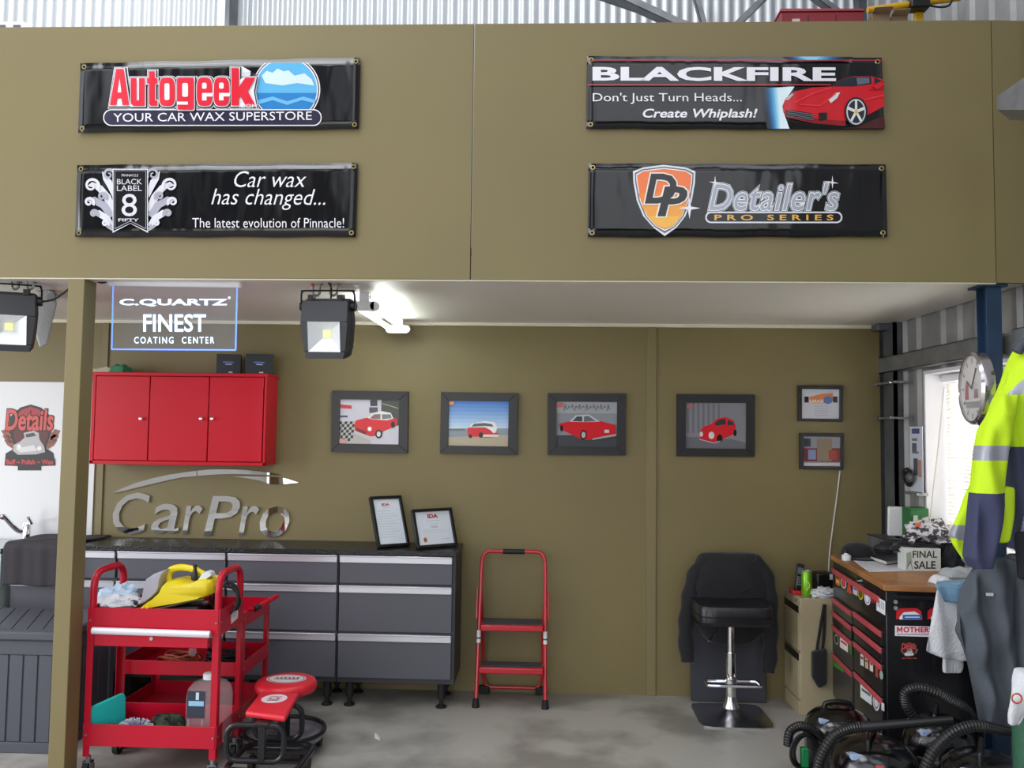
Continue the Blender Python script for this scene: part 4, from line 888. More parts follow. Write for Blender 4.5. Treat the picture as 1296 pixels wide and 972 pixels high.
# jacket draped over the backrest: loft of cross sections from the top down
t = thing('jacket', (SX, SY+.18, .3), 'black jacket hung over the back of the bar stool', 'jacket')
q = crop(840, 680, 4.05)
secs = [(78, 215, 460), (88, 188, 485), (110, 172, 500), (160, 150, 520), (220, 130, 540), (300, 125, 555), (400, 140, 550), (470, 175, 540), (520, 205, 480), (545, 235, 440)]
mb = MB(BFAB); rs = []
for i, (yy, xa, xb) in enumerate(secs):
    A_ = at(*q(xa, yy), SY+.18); B2 = at(*q(xb, yy), SY+.18); z_ = (A_.z+B2.z)/2; th = .03+.07*min(1, i/3); ring = []
    for k in range(36):
        a_ = 2*math.pi*k/36; xx_ = (A_.x+B2.x)/2+(B2.x-A_.x)/2*math.copysign(abs(math.cos(a_))**.6, math.cos(a_)); 
        yy_ = SY+.20+th*math.sin(a_)*(.85 if a_ < math.pi else 1.0)
        wr = .010*noise.noise(Vector((xx_*9, z_*7, a_*.3)))+.008*math.sin(xx_*40+z_*25)*min(1, i/2)
        ring.append((xx_, yy_-wr-(.012*math.sin(max(0, min(1, (i-2)/4))*math.pi) if math.sin(a_) < -.3 else 0), z_+.012*noise.noise(Vector((xx_*6, 3, i)))))
    rs.append(ring)
mb.rings(rs).build('body', t, smooth=1.5, sub=1)
for pts, r_s in ((((230, 118), (172, 175), (140, 270), (120, 390), (112, 510), (124, 635)), (.052, .046)), (((450, 118), (512, 180), (540, 290), (548, 430), (545, 580), (535, 690)), (.052, .044))):
    P = [at(*q(*p), SY+.19-.012*k) for k, p in enumerate(pts)]
    MB(BFAB).tube(smooth_path(P, 6), lambda f: r_s[0]+(r_s[1]-r_s[0])*f+.005*math.sin(f*31), 14).build('sleeve', t, smooth=1.5)
mb = MB(BFAB)
for pts in (((190, 235), (260, 270), (330, 305), (370, 308)), ((480, 235), (430, 262), (370, 290), (330, 300)), ((160, 300), (200, 320), (240, 345))):
    mb.tube(smooth_path([at(*q(*p), SY+.105) for p in pts], 5), lambda f: .012*math.sin(math.pi*min(.97, max(.03, f)))+.003, 8)
mb.build('fold', t, smooth=1.5)
# ================================================================== beige filing cabinet and what stands on it
fx0 = 1.555; fy0, fy1 = 5.185, 5.488; fz1 = .70; fx1 = 2.10
t = thing('filing_cabinet', ((fx0+fx1)/2, 5.3, 0), 'beige two drawer steel filing cabinet between bar stool and tool chest', 'filing cabinet')
MB(BEIGE).box((fx0+.012, fy0, .0), (fx1, fy1, fz1)).build('body', t, bevel=.004)
MB(BEIGE).box((fx0+.0, fy0+.004, .0), (fx0+.012, fy1-.004, .085)).build('plinth', t, bevel=.002)
for (za, zc) in ((.095, .37), (.385, .655)):
    d = MB(BEIGE).box((fx0-.002, fy0+.006, za), (fx0+.014, fy1-.006, zc-.05)).box((fx0+.004, fy0+.006, zc-.06), (fx0+.014, fy1-.006, zc)).build('drawer', t, bevel=.002)
    MB(BLK).box((fx0-.001, fy0+.01, zc-.045), (fx0+.006, fy1-.01, zc-.004)).build('recessed_pull', d)
MB(CHROME).cyl((fx0+.012, fy0+.04, .68), (fx0-.004, fy0+.04, .68), .009, 12).build('lock', t)
p = at(1030, 747, 5.22)
def on(px, Y): return at(px, 740, Y).x
x_ = on(1010, 5.33); t = thing('cordless_phone', (x_, 5.33, fz1), 'black cordless phone standing upright in a red base on the filing cabinet', 'phone')
mb = MB(C('#b3202c')).box((x_-.045, 5.28, fz1), (x_+.04, 5.38, fz1+.025)); mb.build('base', t, bevel=.006)
M = Matrix.Translation((x_, 5.33, fz1+.022)) @ Matrix.Rotation(math.radians(10), 4, 'Y') @ Matrix.Rotation(math.radians(-12), 4, 'X')
h = MB(BLK).box((-.024, -.012, 0), (.024, .012, .165), M=M).build('handset', t, bevel=.006)
mb = MB(C('#5a6a78')); mb.box((-.017, -.0128, .10), (.017, -.0118, .14), M=M)
for i in range(3):
    for j in range(4): mb.box((-.016+i*.012, -.0128, .03+j*.015), (-.008+i*.012, -.0118, .04+j*.015), C('#8b8b90'), M=M)
mb.build('keypad', h)
x_ = on(1021, 5.26); t = thing('drink_can', (x_, 5.26, fz1), 'green drink can standing beside the cordless phone', 'can')
MB(mat('can_green', '#79b52a', .3, .4)).lathe([(.024, 0), (.030, .006), (.032, .012), (.032, .142), (.026, .152)], (x_, 5.26, fz1), 20).build('body', t)
MB(ALU).lathe([(.026, .150), (.027, .155), (.024, .156), (.023, .152)], (x_, 5.26, fz1), 20).build('lid', t)
mb = MB(C('#d9e46a')); mb.tube(smooth_path([(x_-.012, 5.228, fz1+.04), (x_+.008, 5.2275, fz1+.07), (x_-.006, 5.2275, fz1+.1)], 4), .003, 5); mb.build('printed_stripe', t)
x_ = on(1040, 5.40); t = thing('desk_device', (x_, 5.38, fz1), 'black boxy device behind the green can on the filing cabinet', 'device')
MB(BLK).box((x_-.05, 5.34, fz1), (x_+.06, 5.44, fz1+.13)).build('body', t, bevel=.012); MB(C('#c9ccd0')).box((x_+.03, 5.338, fz1+.09), (x_+.055, 5.345, fz1+.125)).build('plate', t)
mb = MB(TERRY).blob((on(1044, 5.24), 5.235, fz1+.025), .085, .05, .032, amp=.5, fr=9, seed=3, seg=26, rin=16, floor=fz1+.001, crease=.25); tag(mb.build('crumpled_cloth', smooth=1.0), 'crumpled grey white cloth on the front edge of the filing cabinet', 'cloth')
# ================================================================== black tool chest with timber top
ZT = .97
pn, pf = atz(1121, 740, ZT), atz(1050, 700, ZT)
d = (pf-pn); LEN = Vector((d.x, d.y)).length-.075; th = math.atan2(-d.x, d.y); DEP = .44
TM = Matrix.Translation((pn.x, pn.y, 0)) @ Matrix.Rotation(th, 4, 'Z'); TI = TM.inverted()
nface = TM.to_3x3() @ Vector((-1, 0, 0)); nside = TM.to_3x3() @ Vector((0, -1, 0))
fpt = TM @ Vector((0, 0, .5)); FP = lambda x, y: TI @ atp(x, y, fpt, nface)
t = thing('tool_chest', pn, 'black tool chest on castors with timber top, red drawer pulls and stickers', 'tool chest', M=TM)
BC = mat('chest_black', '#131316', .3, coat=.2)
L = lambda mb, *a, **k: mb.build(*a, local=True, **k)
mb = MB(BC).box((.0, 0, .12), (DEP, LEN, ZT-.028)); L(mb, 'body', t, bevel=.004)
mb = MB(WOOD).box((-.012, -.015, ZT-.028), (DEP+.01, LEN+.01, ZT)); top = L(mb, 'timber_top', t, bevel=.003)
for (x_, y_) in ((.06, .07), (.06, LEN-.07), (DEP-.06, .07), (DEP-.06, LEN-.07)):
    mb = MB(BLKR).cyl((x_-.016, y_, .05), (x_+.016, y_, .05), .05, 18).box((x_-.022, y_-.02, .05), (x_+.022, y_+.02, .122), BLKM); L(mb, 'castor', t)
qT = crop(1030, 690, 4.227)
bars = [((98, 126), (385, 268)), ((90, 268), (215, 345)), ((90, 340), (215, 422)), ((88, 412), (215, 502)), ((85, 560), (213, 660)), ((232, 362), (385, 460)), ((232, 440), (385, 548)), ((225, 520), (383, 632)), ((228, 684), (380, 806))]
zb2 = .14
info = []
for (a, b) in bars:
    A_, B2 = FP(*qT(*a)), FP(*qT(*b)); info.append((min(A_.y, B2.y), max(A_.y, B2.y), (A_.z+B2.z)/2))
yl0, yl1 = sum(i[0] for i in info[1:5])/4, sum(i[1] for i in info[1:5])/4
yr0, yr1 = sum(i[0] for i in info[5:])/4, sum(i[1] for i in info[5:])/4
info[0] = (max(.05, info[0][0]), min(LEN-.05, info[0][1]), info[0][2])
drs = []
for k, (y0, y1, z1) in enumerate(info):
    if 1 <= k <= 4: y0, y1 = yl0, yl1
    elif k >= 5: y0, y1 = yr0, yr1
    y0, y1 = max(.03, y0), min(LEN-.03, y1)
    nxt = {0: info[1][2]+.045, 4: zb2, 8: zb2}.get(k, info[min(k+1, 8)][2]); 
    m_ = mat('drawer_olive_grey', '#3b3a36', .35) if k in (1, 3, 4) else BC
    z1 = min(z1, ZT-.05)
    dr = L(MB(m_).box((-.014, y0, nxt+.006), (.004, y1, z1)), 'drawer', t, bevel=.002)
    L(MB(REDP).prism([(-.014, y0+.004, z1), (-.024, y0+.004, z1-.003), (-.020, y0+.004, z1-.030), (-.014, y0+.004, z1-.032)], [(-.014, y1-.004, z1), (-.024, y1-.004, z1-.003), (-.020, y1-.004, z1-.030), (-.014, y1-.004, z1-.032)]), 'pull', dr, bevel=.002)
    drs.append(dr)
for (yy, zz) in ((LEN*.45, ZT-.06),): L(MB(CHROME).cyl((.002, yy, zz), (-.012, yy, zz), .014, 14), 'lock', t)
fa = TM @ Vector((-.0145, 0, .5))
def stick(poly, cols, par, kind='quad', txt=None, tcol=None):
    a = Art(lambda x, y: atp(x, y, fa, nface), nface, .0006)
    if kind == 'quad': a.poly([qT(*p) for p in poly], cols[0])
    else:
        (cx_, cy_, rx_, ry_) = poly; sk = .5
        for j, c_ in enumerate(cols): 
            s_ = 1-.22*j; a.poly([qT(cx_+rx_*s_*math.cos(k*math.pi/12), cy_+ry_*s_*math.sin(k*math.pi/12)+sk*rx_*s_*math.cos(k*math.pi/12)) for k in range(24)], c_)
    if kind == 'quad' and len(cols) > 1:
        (ax, ay), (bx, by), (cx_, cy_), (dx, dy) = poly
        for j, c_ in enumerate(cols[1:]):
            f0, f1 = .2+.35*j, .42+.35*j; m = lambda u, v: qT((ax*(1-u)+bx*u)*(1-v)+(dx*(1-u)+cx_*u)*v, (ay*(1-u)+by*u)*(1-v)+(dy*(1-u)+cy_*u)*v)
            a.poly([m(.12, f0), m(.88, f0), m(.88, f1), m(.12, f1)], c_)
    a.build('sticker', par, label=None)
d0 = drs[0]
stick([(118, 150), (140, 162), (140, 220), (118, 208)], [C('#d9792e'), C('#7a3a1c'), C('#f0c070')], d0)
stick((159, 205, 16, 26), [C('#d8cfd0'), C('#c8485a')], d0, 'ell'); stick([(178, 240), (190, 185), (204, 252), (204, 262), (178, 250)], [C('#d4443c')], d0); stick((191, 228, 6, 14), [C('#e8e0d8')], d0, 'ell')
stick([(210, 215), (234, 228), (234, 272), (210, 258)], [C('#c9c3d8'), C('#6a4a8a')], d0); stick((251, 258, 14, 34), [C('#d9c23a'), C('#5b521e')], d0, 'ell'); stick((287, 284, 17, 36), [C('#e6e8f0'), C('#9aa2b8'), C('#e6e8f0')], d0, 'ell')
stick([(308, 285), (318, 290), (318, 308), (308, 303)], [C('#b23038')], d0); stick([(322, 290), (330, 294), (330, 313), (322, 309)], [C('#b23038')], d0)
stick([(336, 276), (383, 300), (383, 376), (336, 348)], [C('#e4e6ec')], d0)
for k in range(4): x = 341+k*10; stick([(x, 290+k*5), (x+5, 293+k*5), (x+5, 330+k*6), (x, 327+k*6)], [C('#2a2b30')], d0)
stick([(140, 492), (183, 522), (183, 574), (140, 545)], [C('#e6dfe0'), C('#c03a44')], drs[3]); stick((122, 505, 11, 26), [C('#a9b0a4'), C('#2d2f2c')], drs[3], 'ell'); stick([(190, 510), (205, 520), (205, 590), (190, 578)], [C('#3f6a34')], drs[3])
stick([(105, 600), (160, 640), (160, 682), (105, 645)], [C('#3f8a2e'), C('#1f4a18')], drs[4])
for k, (x, c1) in enumerate(((250, '#cfd3da'), (275, '#c9a58c'), (300, '#d8d2ce'))): stick([(x, 580+k*17), (x+18, 590+k*17), (x+18, 650+k*15), (x, 640+k*15)], [C(c1), C('#a63a3a')], drs[7])
stick([(330, 640), (345, 648), (345, 712), (330, 700)], [C('#a8442e')], drs[7]); stick((362, 695, 10, 24), [C('#9aa8a0')], drs[7], 'ell')
stick([(250, 742), (311, 788), (311, 858), (250, 812)], [C('#dfe6e6'), C('#5b6a6e')], drs[8]); stick((335, 840, 18, 46), [C('#e3e4ea'), C('#9a6a72'), C('#d8dae2')], drs[8], 'ell'); stick([(362, 838), (378, 848), (378, 890), (362, 880)], [C('#cfd4dc')], drs[8])
# stickers on the end panel
fs_ = TM @ Vector((0, -.0004, .5)); qS = crop(1040, 680, 3.328)
def side_art(): return Art(lambda x, y: atp(x, y, fs_, nside), nside, .0006)
gs = lambda *p: [qS(*k) for k in p]
for dx, last in ((0, 425), (132, 560)):
    a = side_art(); a.poly(gs(*[(x+dx, y) for x, y in ((313, 345), (314, 310), (330, 299), (400, 298), (418, 312), (425, 346))]), C('#d3222e')); a.poly(gs(*[(x+dx, y) for x, y in ((326, 338), (345, 316), (390, 312), (414, 326), (418, 346), (328, 346))]), C('#f0f0f4')); a.rect(*qS(340+dx, 326), *qS(421+dx, 345), C('#2f62b8')); a.line(gs((350+dx, 336), (412+dx, 336)), 1.2, C('#e6ecf8')); a.build('sticker', t)
a = side_art(); a.poly(gs((308, 372), (470, 376), (470, 420), (308, 415)), C('#eeeaf0')); a.poly(gs((316, 401), (316, 377), (322, 377), (328, 388), (334, 377), (340, 377), (340, 401), (335, 401), (335, 387), (328, 398), (321, 387), (321, 401)), C('#d42040')); a.text('OTHERS', *qS(343, 377), *qS(466, 401), C('#d42040'), bold=.04, spacing=1.08); a.rect(*qS(316, 405), *qS(460, 411), C('#b9a9b8')); a.build('sticker', t)
q0 = crop(0, 340, 3.472); sc_b = lambda x, y: qS(330+(x-5)/265*78, 440+(y-597)/290*78); badge(side_art(), sc_b, onblack=True).build('sticker', t)
for (x, y) in ((311, 272), (311, 298)): 
    p = TI @ atp(*qS(x, y), fs_, nside); L(MB(CHROME).cyl((p.x, -.003, p.z), (p.x, .002, p.z), .010, 12), 'bolt', t)
L(MB(BLKM).tube([(.05, -.03, ZT-.055), (DEP-.05, -.03, ZT-.055)], .011, 10).cyl((.05, -.03, ZT-.055), (.05, .002, ZT-.055), .009, 8).cyl((DEP-.05, -.03, ZT-.055), (DEP-.05, .002, ZT-.055), .009, 8), 'push_handle', t)
# ---- on the chest
def onz(px, py, z=ZT): return atz(px, py, z)
def slab(name, pts, z0, h, m, label, cat, group=None, bevel=.001):
    P = [onz(x, y, z0) for x, y in pts]; mb = MB(m).prism([Vector((p.x, p.y, z0)) for p in P], [Vector((p.x, p.y, z0+h)) for p in P])
    return tag(mb.build(name, smooth=0, bevel=bevel), label, cat, group)
slab('paper_sheets', [(1075, 706), (1104, 700), (1180, 722), (1100, 724)], ZT, .004, C('#d6d6e0', .6), 'loose white papers spread on the timber top of the tool chest', 'paper')
c0 = [onz(*p, ZT+.005) for p in ((1095, 706), (1118, 701), (1150, 711), (1122, 715))]
t = thing('notebook', (c0[0]+c0[2])/2, 'closed black notebook lying on the loose white papers', 'book')
up_ = lambda h: [Vector((p.x, p.y, ZT+.0045+h)) for p in c0]
MB(C('#d9d6d0')).prism(up_(.003), up_(.020)).build('pages', t, smooth=0)
sh = lambda h: [v+(v-(up_(h)[0]+up_(h)[2])/2)*.04 for v in up_(h)]
MB(C('#17171b', .35)).prism(sh(0), sh(.003)).prism(sh(.020), sh(.023)).build('cover', t, smooth=0)
t = thing('sticker_pack', onz(1095, 700), 'small red and white packet at the far end of the tool chest top', 'packet')
P = [onz(*p) for p in ((1083, 699), (1098, 696), (1107, 700), (1092, 703))]; MB(C('#b72636')).prism([Vector((p.x, p.y, ZT+.001)) for p in P], [Vector((p.x, p.y, ZT+.02)) for p in P]).build('packet', t, smooth=0)
m_ = [P[0].lerp(P[1], .3), P[0].lerp(P[1], .8), P[3].lerp(P[2], .8), P[3].lerp(P[2], .3)]; MB(C('#d8cccc')).prism([Vector((p.x, p.y, ZT+.02)) for p in m_], [Vector((p.x, p.y, ZT+.0205)) for p in m_]).build('printed_label', t, smooth=0)
p = onz(1121, 704); t = thing('goggle_case', p, 'rounded dark grey case beside the sale card box', 'case')
MB(mat('case_grey', '#3a3a42', .5)).blob((p.x, p.y, ZT+.04), .075, .05, .04, amp=.05, seed=5).build('shell', t, smooth=2)
MB(BLK).tube([(p.x+.0755*math.cos(a_), p.y+.0505*math.sin(a_), ZT+.042) for a_ in [2*math.pi*k/28 for k in range(28)]], .003, 6, closed=True).build('zip', t)
# sale card box
YB2 = onz(1160, 723).y; pA, pB = at(1146, 722, YB2), at(1184, 722, YB2); zt5 = at(1160, 694, YB2).z
t = thing('card_box', ((pA.x+pB.x)/2, YB2+.05, ZT), 'white card box printed with two lines of dark sale lettering on the tool chest', 'box')
MB(C('#cfd2d0')).box((pA.x, YB2, ZT+.001), (pB.x+.03, YB2+.1, zt5)).build('carton', t, bevel=.002)
a = Art(ycut(YB2), NY, .0004); a.text('FINAL', 1155, 697, 1186, 706, C('#2f3634'), bold=.02); a.text('SALE', 1157, 710, 1184, 720, C('#2f3634'), bold=.02); a.poly([(1147, 700), (1153, 698), (1154, 712), (1148, 718)], C('#8fa096')); a.line([(1147, 721), (1152, 710), (1155, 721)], .8, C('#5a6a62')); a.build('printed_lettering', t)
# black garment and patterned cap piled on it
mb = MB(BFAB); mb.blob(at(1160, 690, YB2+.12), .13, .085, .045, amp=.6, fr=6, seed=11, seg=36, rin=24, crease=.3)
mb.blob(at(1203, 706, YB2+.05), .05, .06, .10, amp=.5, fr=6, seed=4, seg=28, rin=20, crease=.3, floor=ZT+.001); tag(mb.build('black_garment', smooth=1.0), 'crumpled black garment piled over the card box on the tool chest', 'garment')
CAMO = mat('patterned_fabric', '#d6d3d6', .85, mottle=(34, '#4a4650', .47, .5), bump=(30, .4, 3))
pc = at(1178, 672, YB2+.10); t = thing('patterned_hat', (pc.x, pc.y, pc.z-.06), 'white hat with dark wavy pattern lying on the crumpled black garment', 'hat')
mb = MB(CAMO).blob(pc, .115, .09, .062, amp=.45, fr=5, seed=8, seg=36, rin=24, crease=.25); mb.build('crown', t, smooth=1.2)
mb = MB(CAMO).grid(lambda u, v: pc+Vector((-.14+.30*u, -.09+.03*math.sin(u*6), -.035+.02*math.sin(u*9)-.03*(2*u-1)**2))+Vector((0, .12*v, .03*v)), 20, 5); mb.build('brim', t, solid=.004, smooth=1.2)
MB(C('#e8643a')).blob(at(1162, 664, YB2+.02), .014, .008, .012, amp=.1).build('orange_badge', t, smooth=2)
t = thing('peaked_hat', onz(1082, 693), 'black peaked cap at the far end of the tool chest top', 'cap'); p = onz(1083, 699)
p = Vector((p.x, p.y+.05, ZT)) if p.y < pf.y-.1 else p
p = TM @ Vector((.115, LEN-.105, ZT)); t.location = p; MW[t.name] = Matrix.Translation(p)
MB(BFAB).lathe([(.098, .001), (.098, .03), (.085, .065), (.05, .088), (.005, .093)], p, 24).build('crown', t, smooth=2)
MB(BFAB).grid(lambda u, v: p+Vector((-.08+.16*u, -.07-.085*v*math.sin(math.pi*(.15+.7*u)), .012-.008*v+.006*math.sin(math.pi*u))), 12, 5).build('peak', t, solid=.004, smooth=2)
p = TM @ Vector((.02, LEN-.22, ZT)); t = thing('spray_bottle', p, 'small white bottle at the far left corner of the tool chest', 'bottle')
# hanging strap bag beside the chest
b0 = TM @ Vector((.0, LEN+.02, .0)); 
MB(PWHITE).lathe([(.024, .001), (.026, .01), (.026, .03), (.012, .038), (.012, .045)], p, 16).build('bottle', t); MB(BLK).lathe([(.014, .044), (.014, .058), (.006, .06)], p, 14).build('cap', t)
sx_ = at(1036, 790, 5.16); t = thing('strap_bag', (sx_.x, 5.165, .3), 'black strap bag hanging between the filing cabinet and tool chest', 'bag')
mb = MB(BLKR).tube(smooth_path([at(1043, 765, 5.165), at(1039, 790, 5.165), at(1035, 815, 5.165), at(1033, 830, 5.165)], 4), .009, 6); mb.tube(smooth_path([at(1044, 765, 5.165), at(1043, 800, 5.165), at(1040, 830, 5.165)], 4), .009, 6); mb.build('strap', t)
mb = MB(BFAB).prism([at(1029, 826, 5.13), at(1047, 822, 5.13), at(1047, 866, 5.13), at(1037, 872, 5.13), at(1029, 858, 5.13)], [v+Vector((0, .045, 0)) for v in (at(1029, 826, 5.13), at(1047, 822, 5.13), at(1047, 866, 5.13), at(1037, 872, 5.13), at(1029, 858, 5.13))]); mb.build('pouch', t, bevel=.01)
# folded cloths and towels on and over the near end of the chest
c = TM @ Vector((.36, .07, ZT+.002))
for k, (m_, lb, h) in enumerate(((TERRY, 'white cloth folded at the bottom of the small pile on the tool chest', .04), (mat('grey_terry', '#9da3a8', .95, bump=(130, .5, 3)), 'grey cloth folded on top of the small pile on the tool chest', .032))):
    mb = MB(m_); cc = c+Vector((.0+.03*k, 0, .042*k)); closed_fold(mb, cc, .23-.03*k, .13, h, k*2+1, ); tag(mb.build('folded_cloth', smooth=1.4), lb, 'cloth', 'folded cloths on the tool chest')
def glo(secs, m, n=4, seg=28, wr=.008, seed=0, fold=30, matfn=None, pw=.7, name=None, parent=None, sub=1):
    """garment: loft of (py, px_left, px_right, Y, half depth)"""
    mb = MB(m); S = []
    for i in range(len(secs)-1):
        for j in range(n): f = j/n; S.append(tuple(a*(1-f)+b*f for a, b in zip(secs[i], secs[i+1])))
    S.append(secs[-1]); rs = []; inf = []
    for i, (py, xa, xb, Y, hd) in enumerate(S):
        A_, B2 = at(xa, py, Y), at(xb, py, Y); ring = []; row = []
        for k in range(seg):
            a_ = 2*math.pi*k/seg; cx_ = math.copysign(abs(math.cos(a_))**pw, math.cos(a_)); sy_ = math.copysign(abs(math.sin(a_))**pw, math.sin(a_))
            p = (A_+B2)/2+(B2-A_)/2*cx_+Vector((0, hd*sy_, 0))
            w_ = wr*(noise.noise(Vector((p.x*14+seed, p.z*6, sy_)))*1.2+.6*math.sin(p.x*fold*2+seed+p.z*7))
            p = p+Vector((.06*w_*cx_, w_*(1 if sy_ < 0 else -1), 0)); ring.append(p); row.append(((xa+xb)/2+(xb-xa)/2*cx_, py))
        rs.append(ring); inf.append(row)
    mb.rings(rs, matf=(lambda i, k: matfn(*inf[i][k])) if matfn else None)
    return mb.build(name, parent, smooth=1.5, sub=sub)
yF = (TM @ Vector((.3, -.075, 0))).y
t = thing('hanging_towel', at(1200, 850, yF), 'white towel hanging over the near end of the tool chest', 'towel')
glo([(738, 1192, 1226, yF+.05, .012), (745, 1186, 1228, yF+.01, .016), (780, 1180, 1229, yF, .016), (815, 1173, 1230, yF-.005, .016), (824, 1172, 1231, yF-.005, .016), (832, 1190, 1231, yF-.005, .013), (836, 1212, 1231, yF-.005, .010)], TERRY, name='towel', parent=t, wr=.012)
glo([(815, 1194, 1220, yF+.024, .010), (845, 1193, 1219, yF+.022, .010), (852, 1194, 1216, yF+.022, .009)], TERRY, name='under_layer', parent=t)
t = thing('blue_cloth', at(1208, 765, yF-.03), 'blue cloth hanging over the white towel on the tool chest', 'cloth')
glo([(735, 1186, 1232, yF+.03, .012), (742, 1184, 1232, yF-.02, .014), (752, 1190, 1230, yF-.03, .014), (763, 1196, 1222, yF-.03, .012)], TERRYB, name='cloth', parent=t, wr=.012)
# ================================================================== shelf things and the right wall
pm = Vector((2.13, 5.16, 1.09)); t = thing('modem', pm, 'white upright modem on the wall girt beside the green carton', 'modem')
mb = MB(PWHITE).box((-.045, -.016, 0), (.045, .016, .18), M=Matrix.Translation(pm) @ Matrix.Rotation(math.radians(-12), 4, 'Z') @ Matrix.Rotation(math.radians(6), 4, 'X')); mb.build('body', t, bevel=.012, bseg=4)
MB(C('#c9cdd6')).box((pm.x-.01, pm.y-.022, pm.z+.14), (pm.x+.01, pm.y-.0205, pm.z+.145)).build('logo_mark', t)
t = thing('green_carton', (2.165, 5.03, 1.09), 'green carton with pale paper tags on the wall girt beside the window', 'box')
MB(mat('green_card', '#1f6a34', .5)).box((2.135, 4.955, 1.09), (2.24, 5.075, 1.27)).build('carton', t, bevel=.003)
mb = MB(C('#c9d6c4')).box((2.15, 4.9535, 1.19), (2.175, 4.9545, 1.235)); mb.prism([(2.185, 4.9535, 1.15), (2.235, 4.9535, 1.12), (2.236, 4.9535, 1.23), (2.2, 4.9535, 1.22)], [(2.185, 4.9545, 1.15), (2.235, 4.9545, 1.12), (2.236, 4.9545, 1.23), (2.2, 4.9545, 1.22)]); mb.build('paper_label', t, smooth=0)
for k in range(2): MB(mat('green_card2', '#2c7a40', .5)).box((2.137+.053*k, 4.957, 1.2705), (2.186+.053*k, 5.073, 1.276)).build('flap', t)
XP = 2.205; P = [atx(1151, 540, XP), atx(1167, 537, XP), atx(1168, 628, XP), atx(1152, 621, XP)]
t = thing('notice_sheet', (P[2]+P[3])/2, 'white printed notice on the ribbed wall left of the window', 'notice')
y0_, y1_ = P[1].y, P[0].y; z0_, z1_ = P[3].z, P[0].z
MB(C('#cfd3e0')).box((XP, y0_, z0_), (XP+.004, y1_, z1_)).build('sheet', t)
mb = MB(C('#4a5a8e')); wd = y1_-y0_
for k, (f0, f1, zz, hh, c_) in enumerate(((.2, .8, .93, .03, '#4a5a8e'), (.2, .6, .80, .015, '#70788e'), (.2, .55, .68, .05, '#5c6476'), (.2, .7, .60, .012, '#70788e'), (.3, .62, .38, .1, '#54545c'), (.65, .9, .36, .1, '#b08a80'))):
    zc = z0_+(z1_-z0_)*zz; mb.box((XP-.0012, y1_-wd*f1, zc-hh/2), (XP-.0002, y1_-wd*f0, zc+hh/2), C(c_))
mb.build('printed_text', t)
mb = MB(BLKR); hp = atx(1150, 606, 2.19)
for k in range(3): mb.tube([hp+Vector((-.004*k, .05*math.cos(a_)*(1+.1*k), .042*math.sin(a_)+.01*k)) for a_ in [2*math.pi*i/20 for i in range(20)]], .0065, 6, closed=True)
t = thing('safety_goggles', hp+Vector((0, 0, -.06)), 'black safety goggles hanging on the wall below the white notice', 'goggles'); mb.build('strap', t); 
mb = MB(C('#55575c', .2)).blob(hp+Vector((-.02, -.06, .01)), .02, .035, .028, amp=.05); mb.build('lens', t, smooth=2)
MB(GALV).cyl(hp+Vector((-.02, 0, .05)), (2.25, hp.y, hp.z+.05), .004, 6).build('peg', t)
mb = MB(GALV).box((2.17, 4.95, hp.z-.09), (2.235, 5.12, hp.z-.075)); tag(mb.build('wall_ledge'), 'narrow steel ledge below the safety goggles on the ribbed wall', 'ledge')
# wall clock on the blue post
CM = Matrix.Translation((1.978, 3.875, at(1231, 492, 3.9).z)) @ Matrix.Rotation(math.radians(-9), 4, 'Z') @ Matrix.Rotation(math.radians(-90), 4, 'Y')
t = thing('wall_clock', (0, 0, 0), 'round chrome rimmed wall clock on the blue steel post', 'clock', M=CM)
MB(mat('clock_rim', '#b9b3b6', .15, .9)).lathe([(.14, -.03), (.165, -.02), (.168, 0), (.166, .022), (.156, .034), (.15, .03), (.15, .02)], (0, 0, 0), 40).build('rim', t, local=True)
MB(C('#c7c3c2', .25)).lathe([(.001, .018), (.151, .018), (.151, .021), (.001, .021)], (0, 0, 0), 40).build('dial', t, local=True)
mb = MB(C('#8a3238')); 
def dp(x, y, h=.0215): return Vector((y, -x, h))      # dial coordinates: x right, y up as read
for (pts, c_) in ((((-.10, -.05), (-.05, -.05), (-.05, .03), (-.09, .03)), '#9a3038'), (((-.02, -.05), (.09, -.05), (.08, .02), (-.01, .02)), '#b9aeb0'), (((-.10, -.06), (.1, -.06), (.1, -.09), (-.08, -.09)), '#7d7a7e'), (((.02, -.045), (.075, -.045), (.07, -.005), (.025, -.005)), '#9a3038')):
    mb.sheet([dp(*p) for p in pts], C(c_))
for k in range(12):
    a_ = k*math.pi/6; mb.sheet([dp(.128*math.sin(a_)+.006*math.cos(a_)*s1-.012*math.sin(a_)*s2, .128*math.cos(a_)-.006*math.sin(a_)*s1-.012*math.cos(a_)*s2) for s1, s2 in ((-1, -1), (1, -1), (1, 1), (-1, 1))], C('#4a4a50'))
mb.build('dial_print', t, local=True, smooth=0)
mb = MB(C('#26262a'))
for (a_, ln) in ((math.radians(35), .11), (math.radians(300), .07)): mb.tube([dp(0, 0, .025), dp(ln*math.sin(a_), ln*math.cos(a_), .025)], .0035, 6)
mb.build('hands', t, local=True)
MB(mat('lens_glass', '#ffffff', .03, alpha=.08)).lathe([(.001, .030), (.153, .0295), (.153, .031), (.001, .032)], (0, 0, 0), 40).build('lens', t, local=True)
MB(GALV).box((-.02, -.02, -.088), (.02, .02, -.028)).build('bracket', t, local=True)
